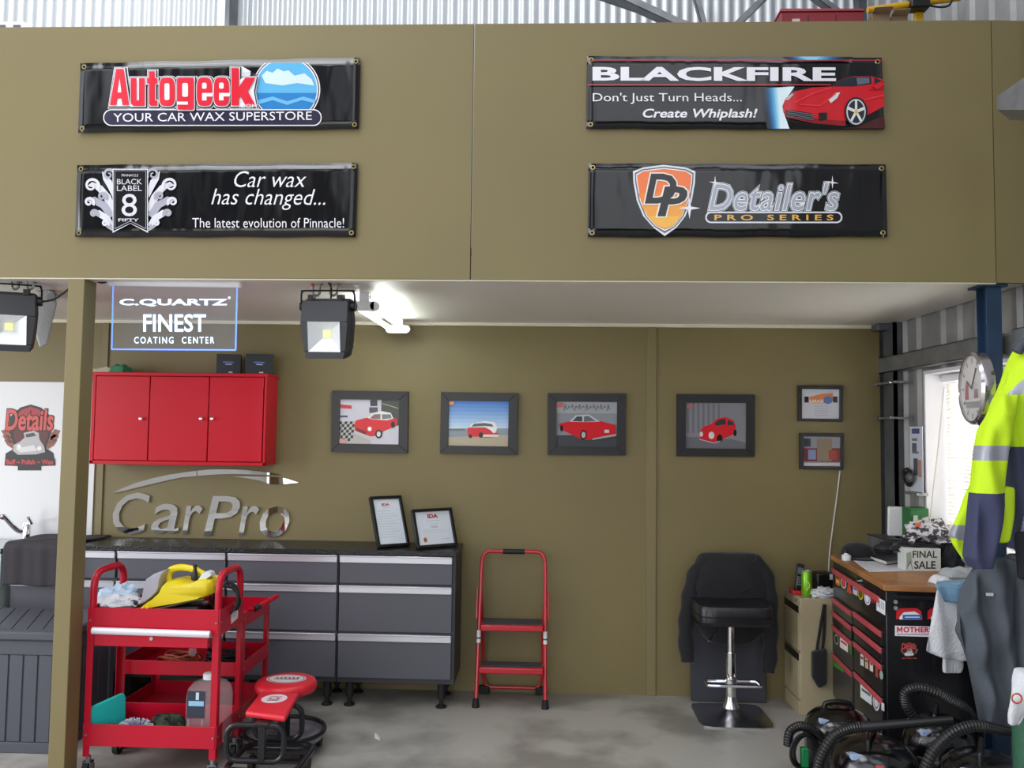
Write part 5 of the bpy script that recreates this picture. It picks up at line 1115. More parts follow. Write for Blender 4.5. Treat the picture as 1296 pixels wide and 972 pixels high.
# ================================================================== hi-vis jackets and trousers on the girt
t = thing('hi_vis_jacket', at(1300, 690, 3.66), 'yellow and navy hi-vis jacket with reflective tape hanging in front of the window', 'jacket')
def jm(x, y):
    if y > 568: 
        return REFL if 650 < y < 671 and x > 1281 else NAVY
    d_ = (y-500)+(x-1271)*1.15
    return REFL if -7 < d_ < 8 else HIVIS
glo([(436, 1290, 1318, 3.68, .03), (446, 1285, 1322, 3.68, .06), (470, 1275, 1326, 3.68, .09), (500, 1263, 1328, 3.68, .10), (530, 1260, 1328, 3.68, .10), (565, 1266, 1328, 3.68, .10), (620, 1272, 1328, 3.68, .10), (660, 1278, 1328, 3.68, .10), (695, 1283, 1328, 3.68, .10)], HIVIS, n=14, seg=84, name='body', parent=t, matfn=jm, wr=.016, sub=0)
def sm(x, y):
    d_ = y-(573+(x-1250)*.2)
    return REFL if -9 < y-574 < 9 else (HIVIS if y < 625 else NAVY)
glo([(500, 1262, 1286, 3.60, .04), (525, 1251, 1284, 3.57, .06), (545, 1241, 1278, 3.56, .06), (570, 1235, 1272, 3.56, .06), (600, 1231, 1271, 3.56, .06), (640, 1228, 1269, 3.56, .06), (670, 1225, 1263, 3.56, .058), (705, 1223, 1256, 3.56, .055), (718, 1230, 1254, 3.56, .05)], HIVIS, n=12, seg=64, name='sleeve', parent=t, matfn=sm, wr=.016, seed=3, sub=0)
glo([(615, 1264, 1284, 3.575, .02), (650, 1262, 1284, 3.575, .02), (688, 1260, 1276, 3.575, .02)], HIVIS, name='front_flap', parent=t, wr=.008, seed=5)
p = at(1263, 663, 3.552); MB(BLK).cyl(p, p+Vector((0, .012, 0)), .008, 10).build('press_stud', t)
mb = MB(mat('dark_collar', '#4a4d5c', .8)).tube(smooth_path([at(1288, 446, 3.62), at(1294, 436, 3.62), at(1304, 432, 3.62), at(1314, 436, 3.64)], 5), .02, 10); mb.build('collar', t, smooth=1.5)
p = at(1302, 428, 3.68); MB(GALV).tube(smooth_path([(p.x, 3.68, p.z-.03), (p.x, 3.68, 2.13), (p.x+.03, 3.68, 2.16), (2.178, 3.68, 2.15)], 5), .006, 6).build('hanging_hook', t)
t = thing('hi_vis_vest', at(1225, 709, 3.72), 'yellow hi-vis garment hem with tape showing behind the navy sleeve', 'vest')
glo([(560, 1250, 1264, 3.74, .02), (612, 1229, 1262, 3.74, .025), (640, 1217, 1260, 3.74, .03), (676, 1202, 1258, 3.74, .03), (690, 1207, 1256, 3.74, .028), (709, 1219, 1250, 3.74, .022)], HIVIS, n=6, name='body', parent=t, matfn=lambda x, y: REFL if -9 < y-(676+(x-1212)*.45) < 9 else HIVIS, wr=.008, seed=9)
t = thing('work_trousers', at(1260, 925, 3.74), 'grey work trousers hanging below the hi-vis jacket', 'trousers')
glo([(705, 1236, 1284, 3.75, .05), (745, 1222, 1284, 3.75, .06), (780, 1214, 1284, 3.75, .06), (800, 1213, 1284, 3.75, .055), (836, 1226, 1285, 3.75, .05), (880, 1236, 1287, 3.75, .045), (922, 1243, 1288, 3.75, .04)], TROU, n=6, seg=64, name='leg', parent=t, wr=.034, seed=2, fold=26)
glo([(700, 1278, 1324, 3.74, .05), (760, 1280, 1324, 3.74, .06), (840, 1283, 1324, 3.74, .05), (915, 1286, 1322, 3.74, .04)], TROU, n=6, seg=64, name='leg', parent=t, wr=.03, seed=6, fold=24)
p = at(1252, 752, 3.69); MB(C('#c9d6dc')).box((p.x-.014, 3.682, p.z-.006), (p.x+.014, 3.69, p.z+.006)).build('woven_tag', t)
t = thing('navy_overalls', at(1310, 800, 3.6), 'dark navy overalls hanging at the right edge beneath the jacket', 'overalls')
glo([(672, 1284, 1322, 3.60, .03), (700, 1286, 1322, 3.60, .035), (735, 1288, 1322, 3.60, .03)], mat('dark_navy', '#22242e', .85, bump=(60, .25, 4)), name='body', parent=t, wr=.012, seed=12)
# ================================================================== black vacuum cleaners
def vac(px, Y, r, h, label, hose, wand=None, green=True, badge_on=True, sticker=None, thin=False):
    c = Vector((at(px, 930, Y).x, Y, 0)); t = thing('vacuum_cleaner', c, label, 'vacuum cleaner', 'black drum vacuum cleaners by the tool chest')
    MB(BLKG).lathe([(r*.86, .05), (r*.97, .07), (r*1.0, .10), (r*.99, h*.58), (r*1.02, h*.60)], c, 40).build('drum', t, smooth=.8)
    MB(BLK).lathe([(r*1.02, h*.58), (r*1.05, h*.60), (r*1.05, h*.645), (r*1.01, h*.665)], c, 40).build('clamp_band', t)
    MB(BLKG).lathe([(r*1.01, h*.655), (r*.99, h*.74), (r*.90, h*.85), (r*.72, h*.93), (r*.45, h*.985), (r*.15, h), (.002, h)], c, 40).build('motor_head', t, smooth=1.0)
    hw = r*(.62 if thin else .42); hr = Matrix.Rotation(math.radians(62 if thin else 0), 4, 'Z'); V_ = lambda x_, z_: c+(hr @ Vector((x_, .01, z_)))
    MB(BLK).tube(smooth_path([V_(-hw, h*.90), V_(-hw*.97, h*1.0), V_(-hw*.8, h*1.05), V_(0, h*1.07), V_(hw*.8, h*1.05), V_(hw*.97, h*1.0), V_(hw, h*.90)], 4), .009 if thin else .013, 10).build('carry_handle', t)
    MB(BLKR).lathe([(r*.80, .03), (r*1.04, .035), (r*1.06, .055), (r*.9, .07)], c, 32).build('bumper', t)
    for a_ in (45, 135, 225, 315):
        p = c+Vector((r*.85*math.cos(math.radians(a_)), r*.85*math.sin(math.radians(a_)), .022)); MB(BLKR).cyl(p-Vector((.01, 0, 0)), p+Vector((.01, 0, 0)), .022, 14).build('castor', t)
    for s_ in (-1, 1):
        mb = MB(BLKM).box((-.02, -.012, -.05), (.02, .012, .05), M=Matrix.Translation(c+Vector((s_*r*1.05*math.cos(.4), -r*1.05*math.sin(.4), h*.62))) @ Matrix.Rotation(s_*-.4+math.pi/2, 4, 'Z')); mb.build('clip', t, bevel=.004)
    p = c+Vector((0, -r*.99, h*.36)); MB(BLK).cyl(p, p+Vector((0, -.05, 0)), .034, 18).build('hose_port', t)
    if badge_on:
        az0 = math.atan2(-c.y, -c.x)+.12
        def pt(u, v, k=.0): a_ = az0+u*.13; z_ = h*.79+v*.03; rr_ = r*(.99-.09*(z_/h-.74)/.11)+.006+k; return c+Vector((rr_*math.cos(a_), rr_*math.sin(a_), z_))
        mb = MB(C('#b8263a')).grid(lambda u, v: pt((u-.5)*2*(.8+.2*math.sin(v*6)), (v-.5)*2), 8, 8); mb.grid(lambda u, v: pt((u-.5)*1.2, -.5+.6*v, .0008), 6, 4, C('#cfcdd0')); mb.grid(lambda u, v: pt((u-.5)*1.5, -.95+.3*v, .0008), 6, 2, C('#3a1418')); mb.build('badge_sticker', t)
    if sticker:
        a0 = math.atan2(-c.y, -c.x)
        def pt2(u, v): a_ = a0+sticker[0]+(u-.5)*sticker[1]; return c+Vector(((r*1.0+.004)*math.cos(a_), (r*1.0+.004)*math.sin(a_), h*sticker[2]+(v-.5)*sticker[3]))
        MB(C('#d6ccd8')).grid(pt2, 8, 3).build('white_label', t)
    if green:
        p = c+Vector((-r*1.06, -r*.25, h*.30)); MB(mat('vac_green', '#17824a', .4)).box(p-Vector((.012, .02, .05)), p+Vector((.022, .02, .05))).build('cable_hook', t, bevel=.006)
    MB(C('#9fb3d6')).box(c+Vector((-r*.74, -r*.60, h*.855)), c+Vector((-r*.46, -r*.40, h*.91))).build('rating_label', t, bevel=.002)
    MB(mat('hose_black', '#121214', .4)).tube(hose, .021, 12, rip=.07).build('hose', t, smooth=.4)
    if wand: MB(BLK).tube([Vector(wand[0]), Vector(wand[0]).lerp(Vector(wand[1]), .3), Vector(wand[1])], lambda f: .022-.006*f, 12).build('wand', t)
    return t, c
hz = lambda pts, n=26: smooth_path(pts, n//2)
P = lambda l: [at(*p) for p in l]
t, c = vac(1062, 4.27, .165, .345, 'black vacuum cleaner at the back left, nearest the beige filing cabinet', hz(P([(997, 944, 4.05), (1000, 926, 4.05), (1014, 919, 4.06), (1032, 926, 4.08), (1046, 940, 4.1)])), green=False, badge_on=False)
mb = MB(BLKR)
for k in range(5): 
    cc = at(1015+k*1.5, 951, 4.02+.012*k); mb.tube([cc+Vector((.062*math.cos(a_)*(1+.06*(k % 3)), .03*math.cos(a_), .075*math.sin(a_)*(1+.05*(k % 2)))) for a_ in [2*math.pi*i/28 for i in range(28)]], .006, 6, closed=True)
mb.build('power_cord', t)
p = at(1018, 958, 4.03); MB(mat('vac_green', '#17824a', .4)).box(p-Vector((.018, .015, .045)), p+Vector((.018, .015, .045))).build('cable_hook', t, bevel=.006)
vac(1106, 3.66, .178, .42, 'black vacuum cleaner at the front left with a wand lying across its top', hz(P([(1034, 978, 3.62), (1040, 955, 3.60), (1055, 932, 3.58), (1075, 922, 3.57), (1094, 920, 3.56)])), (at(1090, 920, 3.56), at(1206, 911, 3.50)), thin=True)
vac(1188, 3.87, .152, .45, 'black vacuum cleaner standing against the end of the tool chest', hz(P([(1160, 912, 3.74), (1147, 892, 3.72), (1147, 876, 3.71), (1166, 871, 3.70), (1190, 879, 3.69), (1206, 888, 3.68), (1222, 897, 3.69), (1232, 912, 3.74)])), green=False, badge_on=False, sticker=(-.1, .55, .5, .06), thin=True)
vac(1244, 3.50, .172, .43, 'black vacuum cleaner at the front right below the grey trousers', hz(P([(1170, 975, 3.28), (1182, 950, 3.27), (1205, 928, 3.26), (1230, 919, 3.25), (1250, 920, 3.25)])), (at(1248, 920, 3.25), at(1300, 931, 3.2)), thin=True)
# green bin with white rag at the right edge
g0 = at(1308, 930, 3.02); zg = at(1290, 880, 3.02).z
t = thing('green_bin', (g0.x, 3.02, 0), 'dark green bin at the right edge in front of the trousers', 'bin')
GB = mat('bin_green', '#2c5a44', .5, bump=(40, .2, 2)); MB(GB).lathe([(.055, 0), (.06, .01), (.066, zg-.04), (.071, zg-.035), (.071, zg), (.064, zg), (.058, .02), (.001, .018)], g0*1-Vector((0, 0, g0.z)), 28).build('body', t)
MB(GB).tube([Vector((g0.x+.072*math.cos(a_), 3.02+.072*math.sin(a_), zg-.06)) for a_ in [2*math.pi*k/28 for k in range(28)]], .005, 6, closed=True).build('rib', t)
t = thing('white_rag', at(1290, 916, 2.94), 'white rag draped over the rim of the dark green bin', 'rag')
glo([(846, 1288, 1312, 2.99, .03), (862, 1283, 1312, 2.97, .035), (884, 1279, 1306, 2.935, .02), (905, 1276, 1296, 2.93, .014), (918, 1277, 1288, 2.93, .010)], TERRY, name='cloth', parent=t, wr=.01)
p = at(1287, 884, 2.90); MB(C('#c8503c')).tube([p+Vector((.016*math.cos(a_), 0, .016*math.sin(a_))) for a_ in [2*math.pi*k/16 for k in range(16)]], .003, 6, closed=True).build('stitched_loop', t)
# ================================================================== deck box
xr = -2.485; xl_ = -3.75; y0, y1 = 4.28, 4.83; zl = .575
t = thing('deck_box', ((xr+xl_)/2, (y0+y1)/2, 0), 'dark grey slatted deck storage box behind the olive post', 'storage box')
MB(DECK).box((xl_+.015, y0+.02, 0), (xr-.015, y1-.01, zl)).build('body', t, bevel=.006)
mb = MB(DECK)
for (a, b) in (((xl_+.01, y0+.008, 0), (xr-.01, y0+.03, .055)), ((xl_+.01, y0+.008, zl-.075), (xr-.01, y0+.03, zl))): mb.box(a, b)
for x_ in (xr-.055, xl_+.02): mb.box((x_, y0+.006, 0), (x_+.045, y0+.03, zl))
for y_ in (y0+.01, y1-.06): mb.box((xr-.022, y_, 0), (xr-.006, y_+.05, zl))
mb.box((xr-.022, y0+.02, 0), (xr-.006, y1-.02, .055)).box((xr-.022, y0+.02, zl-.075), (xr-.006, y1-.02, zl)); mb.build('frame', t, bevel=.004)
x_ = xr-.06; 
mb = MB(DECK)
while x_ > xl_+.1: mb.box((x_-.071, y0+.013, .056), (x_-.003, y0+.026, zl-.076)); x_ -= .078
y_ = y0+.065
while y_ < y1-.12: mb.box((xr-.018, y_, .056), (xr-.010, y_+.07, zl-.076)); y_ += .078
mb.build('plank_panels', t, bevel=.003)
ld = MB(DECK).box((xl_-.012, y0-.012, zl), (xr+.008, y1, zl+.05)).build('lid', t, bevel=.012)
mb = MB(DECK); 
for k in range(18):
    x_ = xr-.05-k*.085; 
    pts = [(x_, y0+.04), (x_-.078, y0+.04), (x_-.278, y1-.04), (x_-.2, y1-.04)]
    pts = [(min(xr-.02, max(xl_+.02, a)), b) for a, b in pts]
    if abs(pts[0][0]-pts[1][0]) > .02: mb.prism([(a, b, zl+.05) for a, b in pts], [(a, b, zl+.055) for a, b in pts])
mb.build('lid_planks', ld, bevel=.002)
# ================================================================== red service trolleys
def trolley(x0, x1, y0, y1, posts_top, trays, label, handles, ft):
    t = thing('service_trolley', ((x0+x1)/2, (y0+y1)/2, 0), label, 'trolley', 'red steel service trolleys'); pw = .032
    for (x_, sx_) in ((x0, 1), (x1, -1)):
        for (y_, sy_) in ((y0, 1), (y1, -1)):
            mb = MB(REDT).box((min(x_, x_+sx_*pw), y_-.0015, .10), (max(x_, x_+sx_*pw), y_+.0015, posts_top)).box((x_-.0015, min(y_, y_+sy_*pw), .10), (x_+.0015, max(y_, y_+sy_*pw), posts_top)); mb.build('post', t, bevel=.001)
            cx_, cy_ = x_+sx_*.018, y_+sy_*.018
            k_ = MB(GALV).cyl((cx_, cy_, .072), (cx_, cy_, .10), .012, 10).box((cx_-.02, cy_-.016, .03), (cx_-.016, cy_+.016, .075)).box((cx_+.016, cy_-.016, .03), (cx_+.02, cy_+.016, .075)).box((cx_-.02, cy_-.018, .070), (cx_+.02, cy_+.018, .075)); ko = k_.build('castor', t)
            MB(BLKR).cyl((cx_-.013, cy_, .0375), (cx_+.013, cy_, .0375), .0375, 20).build('wheel', ko)
    for (za, zc) in trays:
        mb = MB(REDT).box((x0, y0, zc), (x1, y1, zc+.004))
        mb.box((x0+.004, y0-.004, zc), (x1-.004, y0, za)).box((x0+.004, y1, zc), (x1-.004, y1+.004, za)).box((x0-.004, y0, zc), (x0, y1, za)).box((x1, y0, zc), (x1+.004, y1, za))
        mb.build('tray', t, bevel=.0015)
    bl = MB(GALV)
    for (za, zc) in trays:
        for x_ in (x0+.014, x1-.014): bl.cyl((x_, y0-.007, (za+zc)/2), (x_, y0-.003, (za+zc)/2), .005, 8)
        for y_ in (y0+.016, y1-.016): bl.cyl((x1+.003, y_, (za+zc)/2), (x1+.007, y_, (za+zc)/2), .005, 8)
    bl.build('bolts', t)
    if handles:
        for x_ in (x0+.014, x1-.014):
            zt_ = handles; MB(REDT).tube(smooth_path([(x_, y0+.016, posts_top-.12), (x_, y0+.016, posts_top+.02), (x_, y0+.02, zt_-.05), (x_, y0+.05, zt_-.012), (x_, y0+.09, zt_), (x_, y1-.09, zt_), (x_, y1-.05, zt_-.012), (x_, y1-.02, zt_-.05), (x_, y1-.016, posts_top+.02), (x_, y1-.016, posts_top-.12)], 4), .0175, 12).build('push_handle', t)
    return t
TX0, TX1, TY0, TY1 = -2.215, -1.565, 4.02, 4.34
zTop = at(190, 770, TY0).z
t = trolley(TX0, TX1, TY0, TY1, zTop, [(zTop, zTop-.125), (at(190, 918, TY0).z, at(190, 946, TY0).z)], 'front red service trolley with drawer, carrying the yellow steam cleaner', at(200, 724, (TY0+TY1)/2-.1).z, 0)
zt_tray = zTop-.121
zd0, zd1 = at(190, 799, TY0-.02).z, at(190, 819, TY0-.02).z
d = MB(REDT).box((TX0+.045, TY0-.022, zd1), (TX1-.045, TY0+.02, zd0)).build('drawer', t, bevel=.003)
p0, p1 = at(117, 798, TY0-.03), at(266, 803, TY0-.03); MB(mat('white_alloy', '#e3e1ea', .3, .3)).tube([p0, p1], .014, 10, flat=1.2).build('handle', d)
p = at(192, 808, TY0-.022); MB(CHROME).cyl(p, p+Vector((0, -.006, 0)), .009, 14).build('lock', d)
mb = MB(C('#d6d3da')); y_ = [TY0+.14, TY0+.23]; mb.prism([(TX1+.0045, y_[0], zTop-.10), (TX1+.0045, y_[1], zTop-.09), (TX1+.0045, y_[1], zTop-.01), (TX1+.0045, y_[0]+.04, zTop-.01), (TX1+.0045, y_[0]+.04, zTop-.045), (TX1+.0045, y_[0], zTop-.05)], [(TX1+.0055, y_[0], zTop-.10), (TX1+.0055, y_[1], zTop-.09), (TX1+.0055, y_[1], zTop-.01), (TX1+.0055, y_[0]+.04, zTop-.01), (TX1+.0055, y_[0]+.04, zTop-.045), (TX1+.0055, y_[0], zTop-.05)]); mb.build('torn_label', t, smooth=0)
UX0, UX1, UY0, UY1 = -2.235, -1.575, 4.375, 4.79
z2t = at(314, 776, UY0).z
t2 = trolley(UX0, UX1, UY0, UY1, z2t, [(z2t, z2t-.075), (at(250, 837, UY0).z, at(250, 855, UY0).z), (.235, .16)], 'rear red service trolley with three trays, behind the front trolley', None, 0)
zm = at(250, 855, UY0).z+.004
mb = MB(REDT).tube([at(322, 771, 4.45), at(351, 754, 4.60)], .012, 10, flat=1.0); mb.tube([at(322, 771, 4.45), Vector((UX1, 4.45, at(322, 771, 4.45).z))], .010, 8); mb.build('side_handle', t2)
e_ = at(322, 771, 4.45); MB(BLKR).cyl(e_, e_.lerp(at(351, 754, 4.60), .2), .016, 12).build('grip', t2)
# ---- yellow steam cleaner
q = crop(80, 690, 4.629); YS2 = 4.18
prof = lambda pts: [at(*q(*p), YS2) for p in pts]
body = prof([(488, 352), (520, 325), (560, 298), (598, 262), (615, 225), (640, 200), (690, 192), (750, 205), (800, 200), (850, 178), (900, 195), (906, 235), (902, 272), (850, 298), (720, 325), (600, 345), (520, 360)])
def slabloft(mb, outline, Y0, half, secs=((-1, .86), (-.85, .95), (-.5, 1), (.5, 1), (.85, .95), (1, .86))):
    cx_ = sum(p.x for p in outline)/len(outline); cz_ = sum(p.z for p in outline)/len(outline); rs = []
    for (f, k_) in secs: rs.append([Vector((cx_+(p.x-cx_)*k_, Y0+f*half, cz_+(p.z-cz_)*k_)) for p in outline])
    vs = [[mb.v(p) for p in r] for r in rs]
    for a, b in zip(vs[:-1], vs[1:]):
        n = len(a)
        for k in range(n): mb.f([a[k], a[(k+1) % n], b[(k+1) % n], b[k]])
    for ring, vv in ((rs[0], vs[0]), (rs[-1], vs[-1])):
        for tr in tessellate_polygon([ring]): mb.f([vv[i] for i in tr])
    return mb
t = thing('steam_cleaner', at(*q(690, 372), YS2), 'yellow steam cleaner with grey tank on the front trolley', 'steam cleaner')
slabloft(MB(YEL), body, YS2, .095).build('body', t, smooth=.9)
slabloft(MB(mat('grey_tank', '#a9a7b2', .3)), prof([(494, 330), (506, 262), (524, 182), (560, 158), (632, 133), (612, 180), (606, 228), (588, 262), (556, 292), (515, 322)]), YS2, .085).build('water_tank', t, smooth=.9)
MB(YEL).tube(smooth_path(prof([(622, 225), (618, 175), (635, 143), (690, 130), (760, 140), (812, 165), (850, 182)]), 5), .017, 12).build('carry_handle', t)
MB(mat('dark_seam', '#3b3628', .5)).tube(smooth_path([v+Vector((0, -.088, 0)) for v in prof([(480, 350), (540, 358), (620, 347), (720, 325), (800, 305), (868, 298)])], 4), .006, 8).build('bumper_strip', t)
c1 = at(*q(790, 350), YS2-.07); 
for y_ in (YS2-.085, YS2+.06): MB(BLK).cyl((c1.x, y_, zt_tray+.05), (c1.x, y_+.03, zt_tray+.05), .05, 24).build('wheel', t)
mb = MB(BLK).box((at(*q(530, 360), YS2).x, YS2-.07, zt_tray), (at(*q(830, 360), YS2).x, YS2+.07, at(*q(700, 335), YS2).z)); mb.build('undercarriage', t, bevel=.015)
n0 = at(*q(770, 205), YS2-.04); MB(BLK).lathe([(.014, 0), (.018, .008), (.015, .03), (.009, .05), (.008, .062), (.011, .066), (.010, .075), (.004, .078)], n0, 16).build('boiler_cap', t)
mb = slabloft(MB(C('#cfdbe0')), prof([(815, 195), (840, 155), (865, 142), (890, 150), (895, 168), (860, 190)]), YS2-.03, .03); mb.build('white_switch', t, smooth=.9)
t3 = thing('trolley_cloth', at(*q(290, 372), 4.2), 'pale blue and white cloth bunched on the front trolley left of the steam cleaner', 'cloth')
MB(TERRY).blob(at(*q(300, 345), 4.17)+Vector((.03, 0, 0)), .095, .09, .045, amp=.55, fr=6, seed=21, seg=34, rin=20, floor=zt_tray+.001, crease=.3).build('cloth', t3, smooth=1.2)
MB(mat('pale_blue_terry', '#b4c9dd', .95, bump=(130, .5, 3))).blob(at(*q(330, 320), 4.27), .10, .05, .075, amp=.5, fr=6, seed=33, seg=30, rin=18, floor=zt_tray+.001, crease=.3).build('blue_fold', t3, smooth=1.2)
t = thing('floor_nozzle', at(*q(410, 372), 4.1), 'black floor nozzle with yellow clips in front of the steam cleaner', 'nozzle')
MB(BLK).prism(prof([(360, 392), (362, 372), (425, 312), (455, 330), (440, 372), (436, 392)]), [v+Vector((0, -.05, 0)) for v in prof([(360, 392), (362, 372), (425, 312), (455, 330), (440, 372), (436, 392)])]).build('head', t, bevel=.006)
mb = MB(BLK).box(at(*q(440, 392), YS2-.05)-Vector((0, .04, 0)), at(*q(530, 366), YS2-.05)); mb.build('neck', t, bevel=.004)
for x_ in (462, 490): mb = MB(YEL).box(at(*q(x_-8, 376), YS2-.10)-Vector((0, .004, 0)), at(*q(x_+8, 364), YS2-.10)+Vector((0, .06, 0))); mb.build('clip', t, bevel=.003)
mb = MB(BLKR); cc = at(*q(955, 318), 4.20); cc.z = max(cc.z, zt_tray+.085)
for k in range(6): mb.tube([cc+Vector((.068*math.cos(a_)*(1-.05*(k % 3)), .02*math.sin(a_*2+k)+.012*k-.03, .076*math.sin(a_)*(1-.06*(k % 2)))) for a_ in [2*math.pi*i/30 for i in range(30)]], .0055, 6, closed=True)
tag(mb.build('cable_coil'), 'coiled black power cable beside the steam cleaner on the front trolley', 'cable')
# ---- middle tray of the rear trolley
random.seed(3); q3 = crop(90, 700, 3.573)
def pile(name, c, rx, ry, n, r, m, label, zbase, hgt, seed, parent=None):
    random.seed(seed); mb = MB(m)
    for k in range(n):
        ph = random.random()*6; ex = random.uniform(.55, 1); zz = zbase+r+hgt*k/n
        mb.tube([Vector((c.x+rx*ex*math.cos(a_)+.02*math.sin(ph), c.y+ry*ex*math.sin(a_+.3*math.sin(ph)), zz+.012*math.sin(a_*2+ph)+.012)) for a_ in [2*math.pi*i/24 for i in range(24)]], r, 6, closed=True)
    return tag(mb.build(name), label, 'cable')
pile('extension_lead', at(*q3(500, 480), 4.5), .14, .07, 7, .006, mat('orange_lead', '#a1452a', .5), 'orange extension lead coiled on the middle tray of the rear trolley', zm, .06, 5)
pile('black_lead', at(*q3(690, 480), 4.55), .11, .07, 7, .007, BLKR, 'black cable coiled on the middle tray of the rear trolley', zm, .07, 8)
p = at(*q3(548, 490), 4.44); t = thing('inspection_lamp', (p.x, p.y, zm+.1), 'clear bulb inspection lamp lying on the coiled orange lead', 'lamp')
MB(CLEAR).blob((p.x, p.y, zm+.105), .022, .022, .03, amp=0, seg=16, rin=10).build('bulb', t, smooth=2); MB(BLK).cyl((p.x-.005, p.y, zm+.13), (p.x-.03, p.y+.03, zm+.18), .012, 12).build('grip', t)
# ---- bottom tray of the front trolley
zb3 = at(190, 946, TY0).z+.004
pts = [(80, 790), (80, 715), (84, 700), (96, 690), (220, 634), (234, 630), (241, 640), (241, 790)]
A_ = [at(*q3(*p), 4.05) for p in pts]; 
for v in A_: v.y = 4.05+(v.x-A_[0].x)*.9; 
A_ = [Vector((v.x*(v.y/4.05), v.y, EYE+(v.z-EYE)*(v.y/4.05))) for v in A_]
for v in A_: v.z = max(v.z, zb3+.001)
t = thing('kneeling_pad', ((A_[0]+A_[-1])/2), 'teal kneeling pad standing on edge in the front trolley bottom tray', 'pad')
MB(mat('teal_foam', '#1fc4be', .6)).prism(A_, [v+Vector((.018, -.02, 0)) for v in A_]).build('pad', t, bevel=.005)
cb = at(*q3(618, 690), 4.13); r_ = .105
t = thing('water_bottle', (cb.x, 4.16, zb3), 'large clear plastic container with white lid in the front trolley', 'bottle')
zT = at(*q3(618, 570), 4.13).z; S_ = []
for (k_, f) in ((.90, .002), (1, .012), (.98, .3), (1, .5), (1, .72), (.93, .85), (.72, .94), (.38, .985), (.25, 1.0)):
    S_.append([(cb.x+r_*k_*math.copysign(abs(math.cos(a_))**.6, math.cos(a_)), 4.15+.08*k_*math.copysign(abs(math.sin(a_))**.6, math.sin(a_)), zb3+.001+(zT-zb3)*f) for a_ in [2*math.pi*i/40 for i in range(40)]])
MB(CLEAR).rings(S_).build('bottle', t, smooth=1.0)
MB(PWHITE).lathe([(.034, 0), (.034, .024), (.028, .028), (.002, .029)], (cb.x, 4.15, zT-.002), 24).build('lid', t)
mb = MB(C('#2b3442')).box((cb.x-.078, 4.0675, zb3+(zT-zb3)*.42), (cb.x+.01, 4.069, zb3+(zT-zb3)*.86)); mb.box((cb.x-.07, 4.066, zb3+(zT-zb3)*.62), (cb.x+.005, 4.0675, zb3+(zT-zb3)*.7), C('#8fc3e6')); mb.box((cb.x-.035, 4.066, zb3+(zT-zb3)*.72), (cb.x-.02, 4.0675, zb3+(zT-zb3)*.84), C('#c9dbe8')); mb.build('printed_label', t)
mb = MB(CLEAR)
for f in (-.5, 0, .5): mb.tube([(cb.x+f*r_*1.3, 4.066, zb3+.01), (cb.x+f*r_*1.3, 4.066, zb3+(zT-zb3)*.4)], .004, 6)
mb.build('moulded_ribs', t)
p = at(*q3(300, 760), 4.12); t = thing('scrubbing_brush', (p.x, p.y, zb3), 'blue scrubbing brush with white bristles in the front trolley bottom tray', 'brush')
MB(mat('brush_blue', '#2d4f96', .6)).blob((p.x-.01, p.y, zb3+.045), .085, .06, .045, amp=.2, fr=5, seed=2, floor=zb3+.001).build('handle', t, smooth=2)
mb = MB(C('#d6dbe6', .8)); random.seed(5)
for k in range(90):
    a_ = random.uniform(-1.2, 1.4); b_ = random.uniform(-.5, .5); o_ = Vector((p.x+.01, p.y+.03*b_, zb3+.06)); mb.tube([o_+Vector((.03*math.sin(a_), -.02, .01)), o_+Vector((.085*math.sin(a_), -.045+.02*b_, .045*math.cos(a_)+.005))], .0022, 4)
mb.build('bristles', t)
p = at(*q3(440, 750), 4.14); t = thing('crumpled_cloth', (p.x, p.y, zb3), 'crumpled dark green cloth between the brush and clear container', 'cloth')
MB(mat('camo_green', '#3f4a38', .9, mottle=(22, '#1f2320', .45, .55), bump=(60, .3, 3))).blob((p.x, p.y, zb3+.05), .075, .06, .055, amp=.5, fr=7, seed=14, seg=28, rin=18, floor=zb3+.001, crease=.3).build('cloth', t, smooth=1.2)
p = at(*q3(175, 770), 4.10); mb = MB(mat('rag_brown', '#6d6252', .9, bump=(90, .4, 3))).blob((p.x, p.y, zb3+.035), .06, .035, .035, amp=.5, fr=7, seed=6, seg=26, rin=16, floor=zb3+.001, crease=.3); tag(mb.build('rag', smooth=1.2), 'brown rag in front of the teal kneeling pad', 'rag')
# ================================================================== stools
BX, BY = -1.355, 4.43; zs1 = .365
t = thing('round_stool', (BX, BY, 0), 'low round red stool with black tray base behind the square seat', 'stool')
MB(REDV).lathe([(.13, zs1-.062), (.152, zs1-.055), (.160, zs1-.038), (.160, zs1-.022), (.152, zs1-.006), (.135, zs1+.001), (.08, zs1+.004), (.002, zs1+.004)], (BX, BY, 0), 40).build('seat', t, smooth=1.0)
a = Art(lambda x, y: Vector((BX+x, BY-y, zs1+.0045)), (0, 0, 1), .0004); a.ell(0, 0, .105, .075, C('#d6ccd0')); a.ell(0, 0, .097, .068, C('#8a4a54')); a.ell(0, 0, .092, .063, C('#d6ccd0')); [a.line([(-.06+.022*k, .02), (-.052+.022*k, -.022), (-.044+.022*k, .02)], .006, C('#7d4a54')) for k in range(6)]; a.build('seat_print', t)
MB(BLKM).cyl((BX, BY, .08), (BX, BY, zs1-.06), .026, 16).build('stem', t)
ring = [Vector((BX+.205*math.cos(a_), BY+.205*math.sin(a_), .105)) for a_ in [2*math.pi*k/40 for k in range(40)]]
MB(BLKM).tube(ring, .012, 8, closed=True).lathe([(.002, .07), (.2, .07), (.205, .1), (.2, .1), (.195, .076), (.002, .076)], (BX, BY, 0), 40, mat('tray_grey', '#a2a2aa', .35, .2, mottle=(12, '#77777f'))).build('tray_base', t)
